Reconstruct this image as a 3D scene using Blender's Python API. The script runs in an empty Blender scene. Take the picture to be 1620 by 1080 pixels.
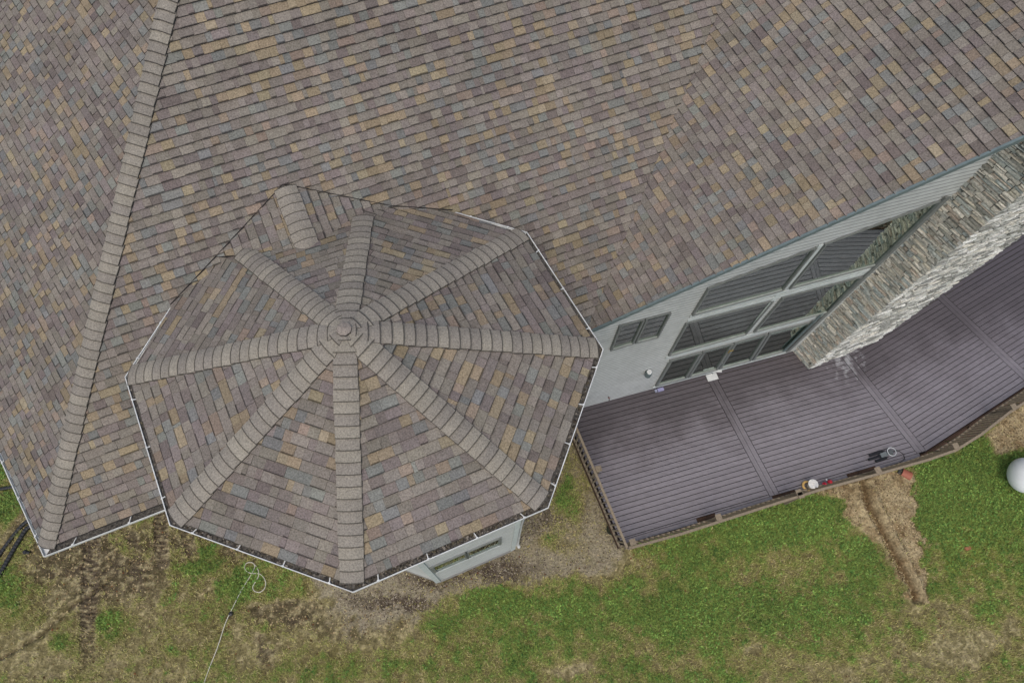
import bpy, math, random
import numpy as np
from mathutils import Vector, Matrix

random.seed(7)
rs = np.random.RandomState(11)
scene = bpy.context.scene
COL = scene.collection

# ------------------------------------------------------------------ camera, sky, sun, exposure
FPX, TILT, ROLL, HCAM = 1080.0, math.radians(23.7), math.radians(-3.0), 18.6
_f = np.array([0, math.sin(TILT), -math.cos(TILT)])
_r = np.array([1.0, 0, 0])
_d = np.cross(_f, _r)
_c, _s = math.cos(ROLL), math.sin(ROLL)
RC = np.array([_c * _r + _s * _d, -_s * _r + _c * _d, _f])     # rows: right, down, forward

cam_d = bpy.data.cameras.new('camera')
cam = bpy.data.objects.new('camera', cam_d)
COL.objects.link(cam)
cam_d.sensor_width = 36.0
cam_d.lens = 24.0
cam_d.clip_start = 0.1
cam_d.clip_end = 1000
M = Matrix(((RC[0][0], -RC[1][0], -RC[2][0], 0), (RC[0][1], -RC[1][1], -RC[2][1], 0),
            (RC[0][2], -RC[1][2], -RC[2][2], HCAM), (0, 0, 0, 1)))
cam.matrix_world = M
scene.camera = cam

world = bpy.data.worlds.new('World')
scene.world = world
world.use_nodes = True
wn = world.node_tree.nodes
wl = world.node_tree.links
for n in list(wn):
    wn.remove(n)
SUN_EL, SUN_AZ = 62.0, 192.0        # compass-style: 180 = from -Y
sky = wn.new('ShaderNodeTexSky')
sky.sky_type = 'NISHITA'
sky.sun_disc = False
sky.sun_elevation = math.radians(SUN_EL)
sky.sun_rotation = math.radians(SUN_AZ)
sky.air_density = 1.0
sky.dust_density = 4.0
sky.ozone_density = 1.0
bg = wn.new('ShaderNodeBackground')
bg.inputs['Strength'].default_value = 0.15
wo = wn.new('ShaderNodeOutputWorld')
wl.new(sky.outputs[0], bg.inputs[0])
wl.new(bg.outputs[0], wo.inputs[0])

sun_d = bpy.data.lights.new('sun', 'SUN')
sun_d.energy = 0.6
sun_d.angle = math.radians(40)
sun_d.color = (1.0, 0.93, 0.80)
sun = bpy.data.objects.new('sun', sun_d)
COL.objects.link(sun)
az = math.radians(SUN_AZ)
sdir = Vector((math.sin(az) * math.cos(math.radians(SUN_EL)), math.cos(az) * math.cos(math.radians(SUN_EL)), math.sin(math.radians(SUN_EL))))
sun.rotation_euler = sdir.to_track_quat('Z', 'Y').to_euler()
sun.location = (0, 0, 40)

scene.view_settings.view_transform = 'Standard'
scene.view_settings.look = 'None'
scene.view_settings.gamma = 1.0
scene.view_settings.use_curve_mapping = False
scene.view_settings.exposure = 0.26

# ------------------------------------------------------------------ geometry helpers
def ray(px, py):
    q = np.array([(px - 810) / FPX, (py - 540) / FPX, 1.0])
    d = q @ RC
    return d / -d[2]                                   # falls one metre

def P(px, py, z):                                       # the point at height z seen at that image pixel
    r = ray(px, py) * (HCAM - z)
    return np.array([r[0], r[1], z])

def proj(W):
    W = np.atleast_2d(np.asarray(W, float)).copy()
    W[:, 2] -= HCAM
    q = W @ RC.T
    return np.stack([810 + FPX * q[:, 0] / q[:, 2], 540 + FPX * q[:, 1] / q[:, 2]], -1)

def plane(a, b, c):
    n = np.cross(b - a, c - a)
    n = n / np.linalg.norm(n)
    return (n if n[2] > 0 else -n), a

CAMP = np.array([0, 0, HCAM])
def hit(px, py, pl):
    n, q = pl
    r = ray(px, py)
    return CAMP + r * (n @ (q - CAMP)) / (n @ r)

def zon(pl, x, y):
    n, q = pl
    return q[2] - (n[0] * (x - q[0]) + n[1] * (y - q[1])) / n[2]

def nrm(v):
    v = np.asarray(v, float)
    return v / np.linalg.norm(v)

def azd(deg):
    return np.array([math.cos(math.radians(deg)), math.sin(math.radians(deg)), 0.0])

class MB:
    """collects polygons into one mesh"""
    def __init__(s):
        s.v = []; s.f = []; s.m = []; s.c = []
    def face(s, pts, mi=0, col=(1, 1, 1)):
        b = len(s.v)
        s.v.extend([tuple(map(float, p)) for p in pts])
        s.f.append(list(range(b, b + len(pts))))
        s.m.append(mi); s.c.append(col)
    def prism(s, top, bot, mi=0, col=(1, 1, 1), mside=None, cside=None, bottom=True):
        n = len(top)
        b = len(s.v)
        s.v.extend([tuple(map(float, p)) for p in top]); s.v.extend([tuple(map(float, p)) for p in bot])
        s.f.append(list(range(b, b + n))); s.m.append(mi); s.c.append(col)
        for i in range(n):
            j = (i + 1) % n
            s.f.append([b + i, b + n + i, b + n + j, b + j])
            s.m.append(mi if mside is None else mside); s.c.append(col if cside is None else cside)
        if bottom:
            s.f.append([b + n + i for i in range(n - 1, -1, -1)]); s.m.append(mi); s.c.append(col)
    def box(s, c, hx, hy, hz, mi=0, col=(1, 1, 1)):      # half-extent VECTORS
        c, hx, hy, hz = map(np.asarray, (c, hx, hy, hz))
        t = [c + hx * a + hy * b_ + hz for a, b_ in ((-1, -1), (1, -1), (1, 1), (-1, 1))]
        u = [p - 2 * hz for p in t]
        s.prism(t, u, mi, col)
    def beam(s, a, b, up, w, h, mi=0, col=(1, 1, 1)):
        a = np.asarray(a, float); b = np.asarray(b, float); d = nrm(b - a)
        side = nrm(np.cross(d, up)); upv = nrm(np.cross(side, d))
        s.box((a + b) / 2, (b - a) / 2, side * w / 2, upv * h / 2, mi, col)
    def tube(s, pts, r, n=8, mi=0, col=(1, 1, 1), radii=None, cap=True):
        pts = [np.asarray(p, float) for p in pts]
        rings = []
        for i, p in enumerate(pts):
            d = nrm(pts[min(i + 1, len(pts) - 1)] - pts[max(i - 1, 0)])
            a = np.cross(d, [0, 0, 1.0])
            if np.linalg.norm(a) < 1e-3: a = np.cross(d, [1.0, 0, 0])
            a = nrm(a); b_ = np.cross(d, a)
            rr = radii[i] if radii is not None else r
            base = len(s.v)
            for k in range(n):
                t = 2 * math.pi * k / n
                s.v.append(tuple(p + rr * (math.cos(t) * a + math.sin(t) * b_)))
            rings.append(base)
        for i in range(len(rings) - 1):
            for k in range(n):
                k2 = (k + 1) % n
                s.f.append([rings[i] + k, rings[i] + k2, rings[i + 1] + k2, rings[i + 1] + k]); s.m.append(mi); s.c.append(col)
        if cap:
            s.f.append([rings[0] + k for k in range(n)][::-1]); s.m.append(mi); s.c.append(col)
            s.f.append([rings[-1] + k for k in range(n)]); s.m.append(mi); s.c.append(col)
    def lathe(s, c, prof, n=20, axis=(0, 0, 1), mi=0, col=(1, 1, 1)):
        c = np.asarray(c, float); ax = nrm(axis)
        a = np.cross(ax, [1.0, 0, 0])
        if np.linalg.norm(a) < 1e-3: a = np.cross(ax, [0, 1.0, 0])
        a = nrm(a); b_ = np.cross(ax, a)
        rings = []
        for r, h in prof:
            base = len(s.v)
            for k in range(n):
                t = 2 * math.pi * k / n
                s.v.append(tuple(c + ax * h + r * (math.cos(t) * a + math.sin(t) * b_)))
            rings.append(base)
        for i in range(len(rings) - 1):
            for k in range(n):
                k2 = (k + 1) % n
                s.f.append([rings[i] + k, rings[i] + k2, rings[i + 1] + k2, rings[i + 1] + k]); s.m.append(mi); s.c.append(col)
    def build(s, name, mats, parent=None, origin=None, smooth=False):
        o0 = np.zeros(3) if origin is None else np.asarray(origin, float)
        me = bpy.data.meshes.new(name)
        V = np.array(s.v, float) - o0
        me.from_pydata(V.tolist(), [], s.f)
        if not isinstance(mats, (list, tuple)): mats = [mats]
        for m in mats: me.materials.append(m)
        if len(mats) > 1:
            me.polygons.foreach_set('material_index', s.m)
        ca = me.color_attributes.new('tint', 'FLOAT_COLOR', 'CORNER')
        arr = np.ones((len(me.loops), 4), np.float32)
        cnt = np.array([len(f) for f in s.f])
        arr[:, :3] = np.repeat(np.array(s.c, np.float32), cnt, axis=0)
        ca.data.foreach_set('color', arr.ravel())
        if smooth:
            me.polygons.foreach_set('use_smooth', [True] * len(me.polygons))
        o = bpy.data.objects.new(name, me)
        COL.objects.link(o)
        place(o, o0, parent)
        return o

WL = {}
def place(o, w, parent):
    w = np.asarray(w, float)
    WL[o.name] = w
    if parent is not None:
        o.parent = parent
        o.location = tuple(w - WL[parent.name])
    else:
        o.location = tuple(w)

def thing(name, label, cat, loc, group=None):
    o = bpy.data.objects.new(name, None)
    COL.objects.link(o)
    o.empty_display_size = 0.3
    place(o, loc, None)
    o['label'] = label; o['category'] = cat
    if group: o['group'] = group
    return o

def tag(o, label=None, cat=None, group=None, kind=None):
    if label: o['label'] = label
    if cat: o['category'] = cat
    if group: o['group'] = group
    if kind: o['kind'] = kind
    return o

def clip_poly(sub, clip):
    """convex clip, both lists of 2D points, clip counter-clockwise"""
    out = sub
    n = len(clip)
    for i in range(n):
        a = clip[i]; b = clip[(i + 1) % n]
        ex, ey = b[0] - a[0], b[1] - a[1]
        inp = out; out = []
        if not inp: return []
        for k in range(len(inp)):
            p = inp[k]; q = inp[(k + 1) % len(inp)]
            dp = ex * (p[1] - a[1]) - ey * (p[0] - a[0])
            dq = ex * (q[1] - a[1]) - ey * (q[0] - a[0])
            if dp >= 0: out.append(p)
            if (dp > 0 and dq < 0) or (dp < 0 and dq > 0):
                t = dp / (dp - dq)
                out.append((p[0] + t * (q[0] - p[0]), p[1] + t * (q[1] - p[1])))
    return out

def area2(p):
    return 0.5 * sum(p[i][0] * p[(i + 1) % len(p)][1] - p[(i + 1) % len(p)][0] * p[i][1] for i in range(len(p)))

def dedupe(p, eps=0.002):
    o = []
    for q in p:
        if not o or math.hypot(q[0] - o[-1][0], q[1] - o[-1][1]) > eps: o.append(q)
    if len(o) > 1 and math.hypot(o[0][0] - o[-1][0], o[0][1] - o[-1][1]) <= eps: o.pop()
    return o

def in_poly(pt, poly):
    x, y = pt; ins = False
    for i in range(len(poly)):
        x1, y1 = poly[i]; x2, y2 = poly[(i + 1) % len(poly)]
        if (y1 > y) != (y2 > y) and x < (x2 - x1) * (y - y1) / (y2 - y1) + x1: ins = not ins
    return ins

# ------------------------------------------------------------------ materials
def mat(name, base=(0.5, 0.5, 0.5), rough=0.8, tint=True, nscale=30.0, namp=0.25, bump=0.3, bdist=0.005, spec=0.3,
        big=0.0, bigscale=1.2, obj_rand=0.0, metal=0.0, stretch=None, dark=None):
    m = bpy.data.materials.new(name)
    m.use_nodes = True
    N = m.node_tree.nodes; L = m.node_tree.links
    b = N['Principled BSDF']
    b.inputs['Roughness'].default_value = rough
    b.inputs['Metallic'].default_value = metal
    b.inputs['Specular IOR Level'].default_value = spec
    geo = N.new('ShaderNodeNewGeometry')
    vec = geo.outputs['Position']
    if stretch:
        mp = N.new('ShaderNodeMapping')
        mp.inputs['Rotation'].default_value = (0, 0, math.radians(stretch[0]))
        mp.inputs['Scale'].default_value = stretch[1]
        mp.vector_type = 'TEXTURE' if False else 'POINT'
        L.new(vec, mp.inputs['Vector']); vec = mp.outputs[0]
    nz = N.new('ShaderNodeTexNoise')
    nz.inputs['Scale'].default_value = nscale
    nz.inputs['Detail'].default_value = 3.0
    nz.inputs['Roughness'].default_value = 0.65
    L.new(vec, nz.inputs['Vector'])
    mr = N.new('ShaderNodeMapRange')
    mr.inputs[1].default_value = 0.3; mr.inputs[2].default_value = 0.7
    mr.inputs[3].default_value = 1 - namp; mr.inputs[4].default_value = 1 + namp
    L.new(nz.outputs[0], mr.inputs[0])
    val = mr.outputs[0]
    if big:
        nb = N.new('ShaderNodeTexNoise'); nb.inputs['Scale'].default_value = bigscale; nb.inputs['Detail'].default_value = 4
        L.new(geo.outputs['Position'], nb.inputs['Vector'])
        mb = N.new('ShaderNodeMapRange'); mb.inputs[1].default_value = 0.3; mb.inputs[2].default_value = 0.7
        mb.inputs[3].default_value = 1 - big; mb.inputs[4].default_value = 1 + big
        L.new(nb.outputs[0], mb.inputs[0])
        mu = N.new('ShaderNodeMath'); mu.operation = 'MULTIPLY'
        L.new(val, mu.inputs[0]); L.new(mb.outputs[0], mu.inputs[1]); val = mu.outputs[0]
    if obj_rand:
        oi = N.new('ShaderNodeObjectInfo')
        mo = N.new('ShaderNodeMapRange'); mo.inputs[3].default_value = 1 - obj_rand; mo.inputs[4].default_value = 1 + obj_rand
        L.new(oi.outputs['Random'], mo.inputs[0])
        mu = N.new('ShaderNodeMath'); mu.operation = 'MULTIPLY'
        L.new(val, mu.inputs[0]); L.new(mo.outputs[0], mu.inputs[1]); val = mu.outputs[0]
    sc = N.new('ShaderNodeVectorMath'); sc.operation = 'SCALE'
    if tint:
        at = N.new('ShaderNodeAttribute'); at.attribute_name = 'tint'
        L.new(at.outputs['Color'], sc.inputs[0])
    else:
        sc.inputs[0].default_value = base
    L.new(val, sc.inputs['Scale'])
    L.new(sc.outputs[0], b.inputs['Base Color'])
    if bump:
        bp = N.new('ShaderNodeBump'); bp.inputs['Strength'].default_value = bump; bp.inputs['Distance'].default_value = bdist
        L.new(nz.outputs[0], bp.inputs['Height']); L.new(bp.outputs[0], b.inputs['Normal'])
    m['sc'] = sc.name
    return m

def S(r, g, b):                                         # sRGB 0-255 to linear
    f = lambda c: (c / 12.92 if c <= 0.04045 else ((c + 0.055) / 1.055) ** 2.4)
    return tuple(f(x / 255.0) for x in (r, g, b))

M_shingle = mat('asphalt_shingle', nscale=46, namp=0.36, bump=0.5, bdist=0.006, rough=0.95, spec=0.15, big=0.10, bigscale=0.9)
M_cap = mat('asphalt_ridge_cap', nscale=50, namp=0.34, bump=0.5, bdist=0.006, rough=0.95, spec=0.15, big=0.08, bigscale=2.0)
M_under = mat('asphalt_underlay', tint=False, base=(0.03, 0.028, 0.027), namp=0.3)
M_white = mat('white_aluminium', tint=False, base=(0.60, 0.62, 0.60), rough=0.45, nscale=8, namp=0.12, bump=0.05, big=0.1)
M_trough = mat('gutter_debris', tint=False, base=(0.085, 0.08, 0.07), nscale=28, namp=0.8, bump=1.0, bdist=0.02)
M_siding = mat('lap_siding', tint=True, rough=0.6, nscale=5, namp=0.10, bump=0.05, big=0.08, bigscale=0.8)
M_trim = mat('light_trim', tint=False, base=(0.50, 0.55, 0.53), rough=0.6, nscale=6, namp=0.12, bump=0.08, big=0.06)
M_frame = mat('grey_window_frame', tint=False, base=(0.17, 0.185, 0.175), rough=0.5, nscale=9, namp=0.15, bump=0.05)
M_drip = mat('grey_green_drip_edge', tint=False, base=(0.13, 0.17, 0.17), rough=0.5, nscale=9, namp=0.15, bump=0.05)
M_conc = mat('foundation_concrete', tint=False, base=(0.30, 0.30, 0.28), rough=0.9, nscale=14, namp=0.2)
M_stone = mat('ledge_stone', nscale=22, namp=0.34, bump=0.9, bdist=0.02, rough=0.9, spec=0.2)
M_mortar = mat('stone_core', tint=False, base=(0.08, 0.08, 0.07), nscale=20, namp=0.4)
M_rail = mat('tan_composite_rail', tint=False, base=(0.23, 0.19, 0.135), rough=0.8, nscale=20, namp=0.22, obj_rand=0.08)
M_brown = mat('brown_framing', tint=False, base=(0.068, 0.040, 0.026), rough=0.85, nscale=20, namp=0.3, obj_rand=0.15)
M_joist_shade = mat('joist_shade', tint=False, base=(0.015, 0.011, 0.010), rough=0.9)  # near-black, paints the shade between the deck boards
M_black = mat('black_plastic', tint=False, base=(0.012, 0.013, 0.014), rough=0.45, nscale=10, namp=0.2, spec=0.5)
M_any = mat('painted_object', nscale=25, namp=0.12, bump=0.1, rough=0.6)
M_soil = mat('ground_soil', nscale=17, namp=0.42, bump=1.0, bdist=0.05, rough=1.0, spec=0.1)
M_leaf = mat('grass_leaf', nscale=6, namp=0.2, bump=0.0, rough=0.75, spec=0.2)
M_clod = mat('loose_soil', nscale=30, namp=0.3, bump=0.4, rough=1.0, spec=0.1)
M_tank = mat('white_painted_steel', tint=False, base=(0.80, 0.84, 0.85), rough=0.4, nscale=3, namp=0.06, bump=0.02, big=0.06)

def glass_mat():
    m = bpy.data.materials.new('window_glass')
    m.use_nodes = True
    N = m.node_tree.nodes; L = m.node_tree.links
    N.remove(N['Principled BSDF'])
    b = N.new('ShaderNodeBsdfGlossy'); b.inputs['Roughness'].default_value = 0.01; b.inputs['Color'].default_value = (0.80, 0.90, 0.84, 1)
    tr = N.new('ShaderNodeBsdfTransparent'); tr.inputs['Color'].default_value = (0.78, 0.84, 0.79, 1)
    fr = N.new('ShaderNodeFresnel'); fr.inputs['IOR'].default_value = 2.3
    ad = N.new('ShaderNodeMath'); ad.operation = 'MULTIPLY_ADD'; ad.inputs[1].default_value = 0.52; ad.inputs[2].default_value = 0.02; ad.use_clamp = True
    L.new(fr.outputs[0], ad.inputs[0])
    mx = N.new('ShaderNodeMixShader'); L.new(ad.outputs[0], mx.inputs[0]); L.new(tr.outputs[0], mx.inputs[1]); L.new(b.outputs[0], mx.inputs[2])
    L.new(mx.outputs[0], N['Material Output'].inputs['Surface'])
    nz = N.new('ShaderNodeTexNoise'); nz.inputs['Scale'].default_value = 1.1
    bp = N.new('ShaderNodeBump'); bp.inputs['Strength'].default_value = 0.03; bp.inputs['Distance'].default_value = 0.02
    g = N.new('ShaderNodeNewGeometry')
    L.new(g.outputs['Position'], nz.inputs['Vector']); L.new(nz.outputs[0], bp.inputs['Height']); L.new(bp.outputs[0], b.inputs['Normal'])
    return m
M_glass = glass_mat()
M_sill = mat('grey_sill', tint=False, base=(0.26, 0.28, 0.26), nscale=8, namp=0.12, bump=0)
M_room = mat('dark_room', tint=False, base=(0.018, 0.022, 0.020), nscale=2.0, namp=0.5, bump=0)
M_stool = mat('tan_inner_sill', tint=False, base=(0.20, 0.18, 0.12), nscale=8, namp=0.15, bump=0)

# ------------------------------------------------------------------ key points and planes from image pixels
Z_E, Z_T, Z_DK = 7.0, 8.9, 0.45                  # main eave, turret eave, deck floor
tp1, tp2 = P(271, 483, Z_T), P(716, 334, Z_T)
e1 = P(68.5, 880.6, Z_E)
PB = plane(tp1, tp2, e1)
U_B = nrm(tp2 - tp1)
H1 = hit(265, 0, PB)
v0 = hit(938, 497, PB); v1 = hit(1140, 10, PB)
PC = plane(v0, v1, v0 + azd(116.5))
PA = plane(e1, H1, e1 + azd(129))

def on_line_z(a, b, z):
    t = (z - a[2]) / (b[2] - a[2])
    return a + (b - a) * t

# ------------------------------------------------------------------ shingles
PAL = [(S(126, 119, 112), 30), (S(117, 107, 107), 22), (S(133, 126, 117), 16), (S(150, 132, 102), 11), (S(112, 118, 119), 11),
       (S(106, 94, 95), 8), (S(144, 124, 109), 5), (S(120, 126, 122), 5), (S(155, 141, 112), 3)]
PW = np.cumsum([p[1] for p in PAL]); PW = PW / PW[-1]
_mean = np.array(S(121, 115, 105))
PAL = [(tuple(np.array(c) * 0.52 + _mean * 0.48), w) for c, w in PAL]
def shingle_col():
    c = PAL[int(np.searchsorted(PW, random.random()))][0]
    k = random.uniform(0.84, 1.14) * SH_GAIN
    return (c[0] * k * 1.0, c[1] * k * 1.01 * random.uniform(0.98, 1.02), c[2] * k * random.uniform(0.97, 1.03))
SH_GAIN = 0.93
DARK = (0.02, 0.018, 0.018)

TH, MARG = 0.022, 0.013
ALLTABS = []       # (slope key, top pts, bot pts, colour)
def lay(key, poly, e, wmin=0.09, wmax=0.21, phase=0.0, hide=None, TH=0.022, MARG=0.012, along=None):
    """courses of shingle tabs over a planar polygon (3D, any winding)"""
    pl = plane(poly[0], poly[1], poly[2]); n = pl[0]
    s = nrm(np.cross([0, 0, 1.0], n)); t = nrm(np.cross(n, s))
    if t[2] < 0: s, t = -s, -t
    if along is not None:
        s = nrm(along - n * (along @ n)); t = nrm(np.cross(n, s))
        if t[2] < 0: s, t = -s, -t
    o = poly[0]
    q = [((p - o) @ s, (p - o) @ t) for p in poly]
    if area2(q) < 0: q = q[::-1]
    smin = min(p[0] for p in q); smax = max(p[0] for p in q); tmin = min(p[1] for p in q) + phase; tmax = max(p[1] for p in q)
    row = 0; tt = tmin
    while tt < tmax:
        x = smin - random.uniform(0, 0.3)
        carry = None
        jit = random.uniform(-0.004, 0.004)
        raised = random.random() < 0.5
        while x < smax:
            w = random.uniform(wmin, wmax)
            if random.random() < 0.10: w *= 0.5
            elif random.random() < 0.15: w *= 1.5
            drop = random.uniform(-0.004, 0.004)
            g2 = .0008
            r = [(x + g2, tt + jit + drop), (x + w - g2, tt + jit + drop), (x + w - g2, tt + e + 0.012), (x + g2, tt + e + 0.012)]
            c = dedupe(clip_poly(r, q))
            raised = not raised
            if len(c) >= 3 and abs(area2(c)) > 0.0006:
                ex = (0.010 if raised else 0.0) + random.uniform(0, 0.002)
                top = []; bot = []
                for (a, b_) in c:
                    h = 0.004 + (TH + ex) * max(0.0, min(1.0, 1 - (b_ - tt) / e))
                    base = o + s * a + t * b_
                    top.append(base + n * h); bot.append(base - n * 0.012)
                col = shingle_col()
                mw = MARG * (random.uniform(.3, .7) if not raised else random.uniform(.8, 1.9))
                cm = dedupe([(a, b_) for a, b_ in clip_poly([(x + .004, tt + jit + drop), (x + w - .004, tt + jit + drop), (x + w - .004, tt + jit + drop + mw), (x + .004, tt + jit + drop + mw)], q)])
                mg = None  # dark strip painting the course shadow line along the tab's lower edge
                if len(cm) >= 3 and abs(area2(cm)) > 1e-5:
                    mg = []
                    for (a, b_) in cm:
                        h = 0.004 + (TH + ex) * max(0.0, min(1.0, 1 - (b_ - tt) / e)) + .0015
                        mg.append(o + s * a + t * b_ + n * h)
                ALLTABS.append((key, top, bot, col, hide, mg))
            x += w
        tt += e; row += 1
    return pl

def underlay(mb, poly, depth=0.06):
    pl = plane(poly[0], poly[1], poly[2]); n = pl[0]
    top = [p - n * 0.004 for p in poly]; bot = [p - np.array([0, 0, depth]) for p in poly]
    mb.prism(top, bot)

def cap_pieces(a, b, pa, pb, parent, e=0.165, hw=0.165, skip_end=0.0, name='ridge_cap', gain=1.0, t0=0.0, taper=False):
    """overlapping cap shingles bent over a hip running from low a to high b between planes pa and pb"""
    a = np.asarray(a, float); b = np.asarray(b, float)
    d = nrm(b - a); L = np.linalg.norm(b - a) - skip_end
    sd = []
    for pl in (pa, pb):
        w = np.cross(d, pl[0]); w = nrm(w)
        if w[2] > 0: w = -w
        if abs(w[2]) < 1e-4: pass
        sd.append(w)
    up = nrm(pa[0] + pb[0])
    s = t0; k = 0
    while s < L:
        s1 = min(s + e + 0.03, L + 0.03)
        mb = MB()
        c = random.choice([S(135, 130, 119), S(131, 126, 116), S(138, 133, 121), S(128, 123, 114)])
        g = random.uniform(0.95, 1.06) * gain
        col = tuple(x * g for x in c)
        hw0 = hw * random.uniform(0.96, 1.04)
        rows = []
        for ss, lift in ((s, 0.056), (s1, 0.030)):
            hwv = min(hw0, 0.40 * (np.linalg.norm(b - a) - ss) + 0.04) if taper else hw0
            base = a + d * ss
            pts = [base + sd[0] * hwv, base + sd[0] * hwv * 0.5, base + sd[0] * hwv * .12 - up * 0.004, base + sd[1] * hwv * .12 - up * 0.004, base + sd[1] * hwv * 0.5, base + sd[1] * hwv]
            rows.append([p + up * lift + up * (0.010 if 0 < i < 5 else 0) for i, p in enumerate(pts)])
        lo, hi = rows
        for i in range(5):
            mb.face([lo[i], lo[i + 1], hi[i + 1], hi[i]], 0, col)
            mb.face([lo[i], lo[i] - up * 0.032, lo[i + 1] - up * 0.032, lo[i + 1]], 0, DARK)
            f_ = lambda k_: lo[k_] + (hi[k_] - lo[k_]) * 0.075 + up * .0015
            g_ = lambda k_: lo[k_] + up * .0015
            mb.face([g_(i), g_(i + 1), f_(i + 1), f_(i)], 0, tuple(v * .36 for v in col))  # darkened lower edge, a painted shadow line where caps overlap
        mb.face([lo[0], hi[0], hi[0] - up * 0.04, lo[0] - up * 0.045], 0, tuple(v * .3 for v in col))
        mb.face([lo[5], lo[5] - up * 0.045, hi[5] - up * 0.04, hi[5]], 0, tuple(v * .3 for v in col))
        pq = proj(np.array([lo[0], lo[5]])); dd0 = pq[0] - pq[1]
        ki = 0 if dd0[0] * .3 + dd0[1] > 0 else 5; kj = 1 if ki == 0 else 4
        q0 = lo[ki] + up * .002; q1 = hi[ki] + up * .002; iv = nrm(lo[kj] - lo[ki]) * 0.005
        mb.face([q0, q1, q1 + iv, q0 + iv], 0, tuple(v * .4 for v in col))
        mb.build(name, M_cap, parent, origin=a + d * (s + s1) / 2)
        s += e; k += 1

# ------------------------------------------------------------------ house
house = thing('house', 'large house with mottled brown shingle roofs, octagonal turret, grey siding and tall stone chimney', 'house', (0.5, 8.0, 0.0))

# chimney plan (needed for the ridge)
k0, k1, k2 = P(1253.6, 553.4, Z_DK), P(1279, 582.6, Z_DK), P(1386, 538, Z_DK)
k3 = k0 + (k2 - k1)
kc = (k0 + k1 + k2 + k3) / 4
Z_R = zon(PC, (k1[0] + k2[0]) / 2, (k1[1] + k2[1]) / 2)
vdir = azd(116.5)
# rake line on plane C
rk0, rk1 = hit(942, 520.5, PC), hit(1620, 217, PC)
rkd = nrm(rk1 - rk0)
rk_lo = rk0 - rkd * 0.55
s_r = (Z_R - rk0[2]) / rkd[2]
rk_hi = rk0 + rkd * s_r                                  # gable peak
print('ridge z', Z_R, 'peak px', proj(rk_hi), 'ridge px far', proj(rk_hi + vdir * 4), proj(rk_hi + vdir * 8))
vlo = on_line_z(v0, v1, Z_E + 0.05)
vtop = on_line_z(v0, v1, min(Z_R, 13.2))
print('valley top', proj(vtop), vtop)
ZB_R = min(vtop[2], 13.4)
htop = on_line_z(e1, H1, ZB_R)
print('hip top', proj(htop), htop)

# main south slope (B)
sB = 0.10
eB0 = e1 + nrm(H1 - e1) * 0.16
roof_front = MB()
polyB = [eB0, None, vlo, vtop, htop]
eBr = vlo
# eave right end: horizontal from eB0 along U_B to the height-matched valley
vloB = on_line_z(v0, v1, eB0[2])
polyB = [eB0, vloB, vtop, htop]
underlay(roof_front, polyB)
o_B = roof_front.build('roof_slope', M_under, house, origin=eB0); o_B['label'] = 'broad middle slope between the long hip and the valley'
TUR_OUT = [(197, 596), (268, 831), (558, 937), (868, 803), (955, 552), (834, 367), (716, 334), (617, 327), (449, 293), (435, 300), (345, 405), (271, 483)]
lay('B', polyB, 0.140, hide=TUR_OUT)

# west slope (A)
gA = nrm(azd(129))
eA1 = eB0 + gA * 9.0
hA = PA
topA = htop + gA * 9.0
polyA = [eB0, htop, topA, eA1]
mb = MB(); underlay(mb, polyA)
o_A = mb.build('roof_slope', M_under, house, origin=eB0); o_A['label'] = 'left slope beyond the long hip'
lay('A', polyA, 0.140)

# gable slope (C)
ctop = rk_hi + vdir * 7.0
lowC = [vloB]
# where the rake line meets the valley in plan
vd_ = nrm(v1 - v0)
A_ = np.array([[rkd[0], -vd_[0]], [rkd[1], -vd_[1]]]); sol = np.linalg.solve(A_, (v0 - rk0)[:2])
crk = rk0 + rkd * sol[0]
ridge_at_v = rk_hi + vdir * float((vtop - rk_hi)[:2] @ vdir[:2])
polyC = [crk, rk_hi, ridge_at_v, vtop]
mb = MB(); underlay(mb, polyC)
o_C = mb.build('roof_slope', M_under, house, origin=crk); o_C['label'] = 'right gable slope above the tall windows'
lay('C', polyC, 0.140, TH=0.014, MARG=0.007)
# far slopes (out of view): east gable slope, back slope
nx = np.array([vdir[1], -vdir[0], 0.0])
east = [rk_hi, rk_hi + nx * 7 - np.array([0, 0, 5.0]), ridge_at_v + nx * 7 - np.array([0, 0, 5.0]), ridge_at_v]
mb = MB(); underlay(mb, east); o_D = mb.build('roof_slope', M_under, house, origin=rk_hi); o_D['label'] = 'far slope of the gable beyond the ridge'
lay('D', east, 0.140)
back = [vtop, htop, htop + azd(115.5) * 6 - np.array([0, 0, 4.5]), vtop + azd(115.5) * 6 - np.array([0, 0, 4.5])]
mb = MB(); underlay(mb, back); mb.build('roof_slope', M_under, house, origin=vtop)['label'] = 'back slope behind the main ridge'

# ------------------------------------------------------------------ turret roof
Vpx = [(197, 596), (268, 831), (558, 937), (868, 803), (955, 552), (834, 367)]
V = [P(x, y, Z_T) for x, y in Vpx]
APX = CAMP + ray(545, 522) * ((HCAM - Z_T) * 0.84)
def inset(p, d=0.105):
    w = APX - p
    return p + w * (d / np.linalg.norm(w[:2]))
VI = [inset(p) for p in V]
PW1 = plane(V[0], tp1, APX); PN1 = plane(V[5], tp2, APX)
h1 = hit(575, 345, PN1); h2 = hit(385, 400, PW1)
PM = plane(h1, h2, APX)
c0 = hit(449, 293, PB); m1 = hit(487, 392, PM)
qB = hit(343, 407, PB); n2 = hit(617, 327, PB)
ext = lambda p, k: APX + (p - APX) * k
tp1i, tp2i = inset(tp1), inset(tp2)
turret = MB()
faces = []
for i in range(5):
    faces.append([VI[i], VI[i + 1], APX])
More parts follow.
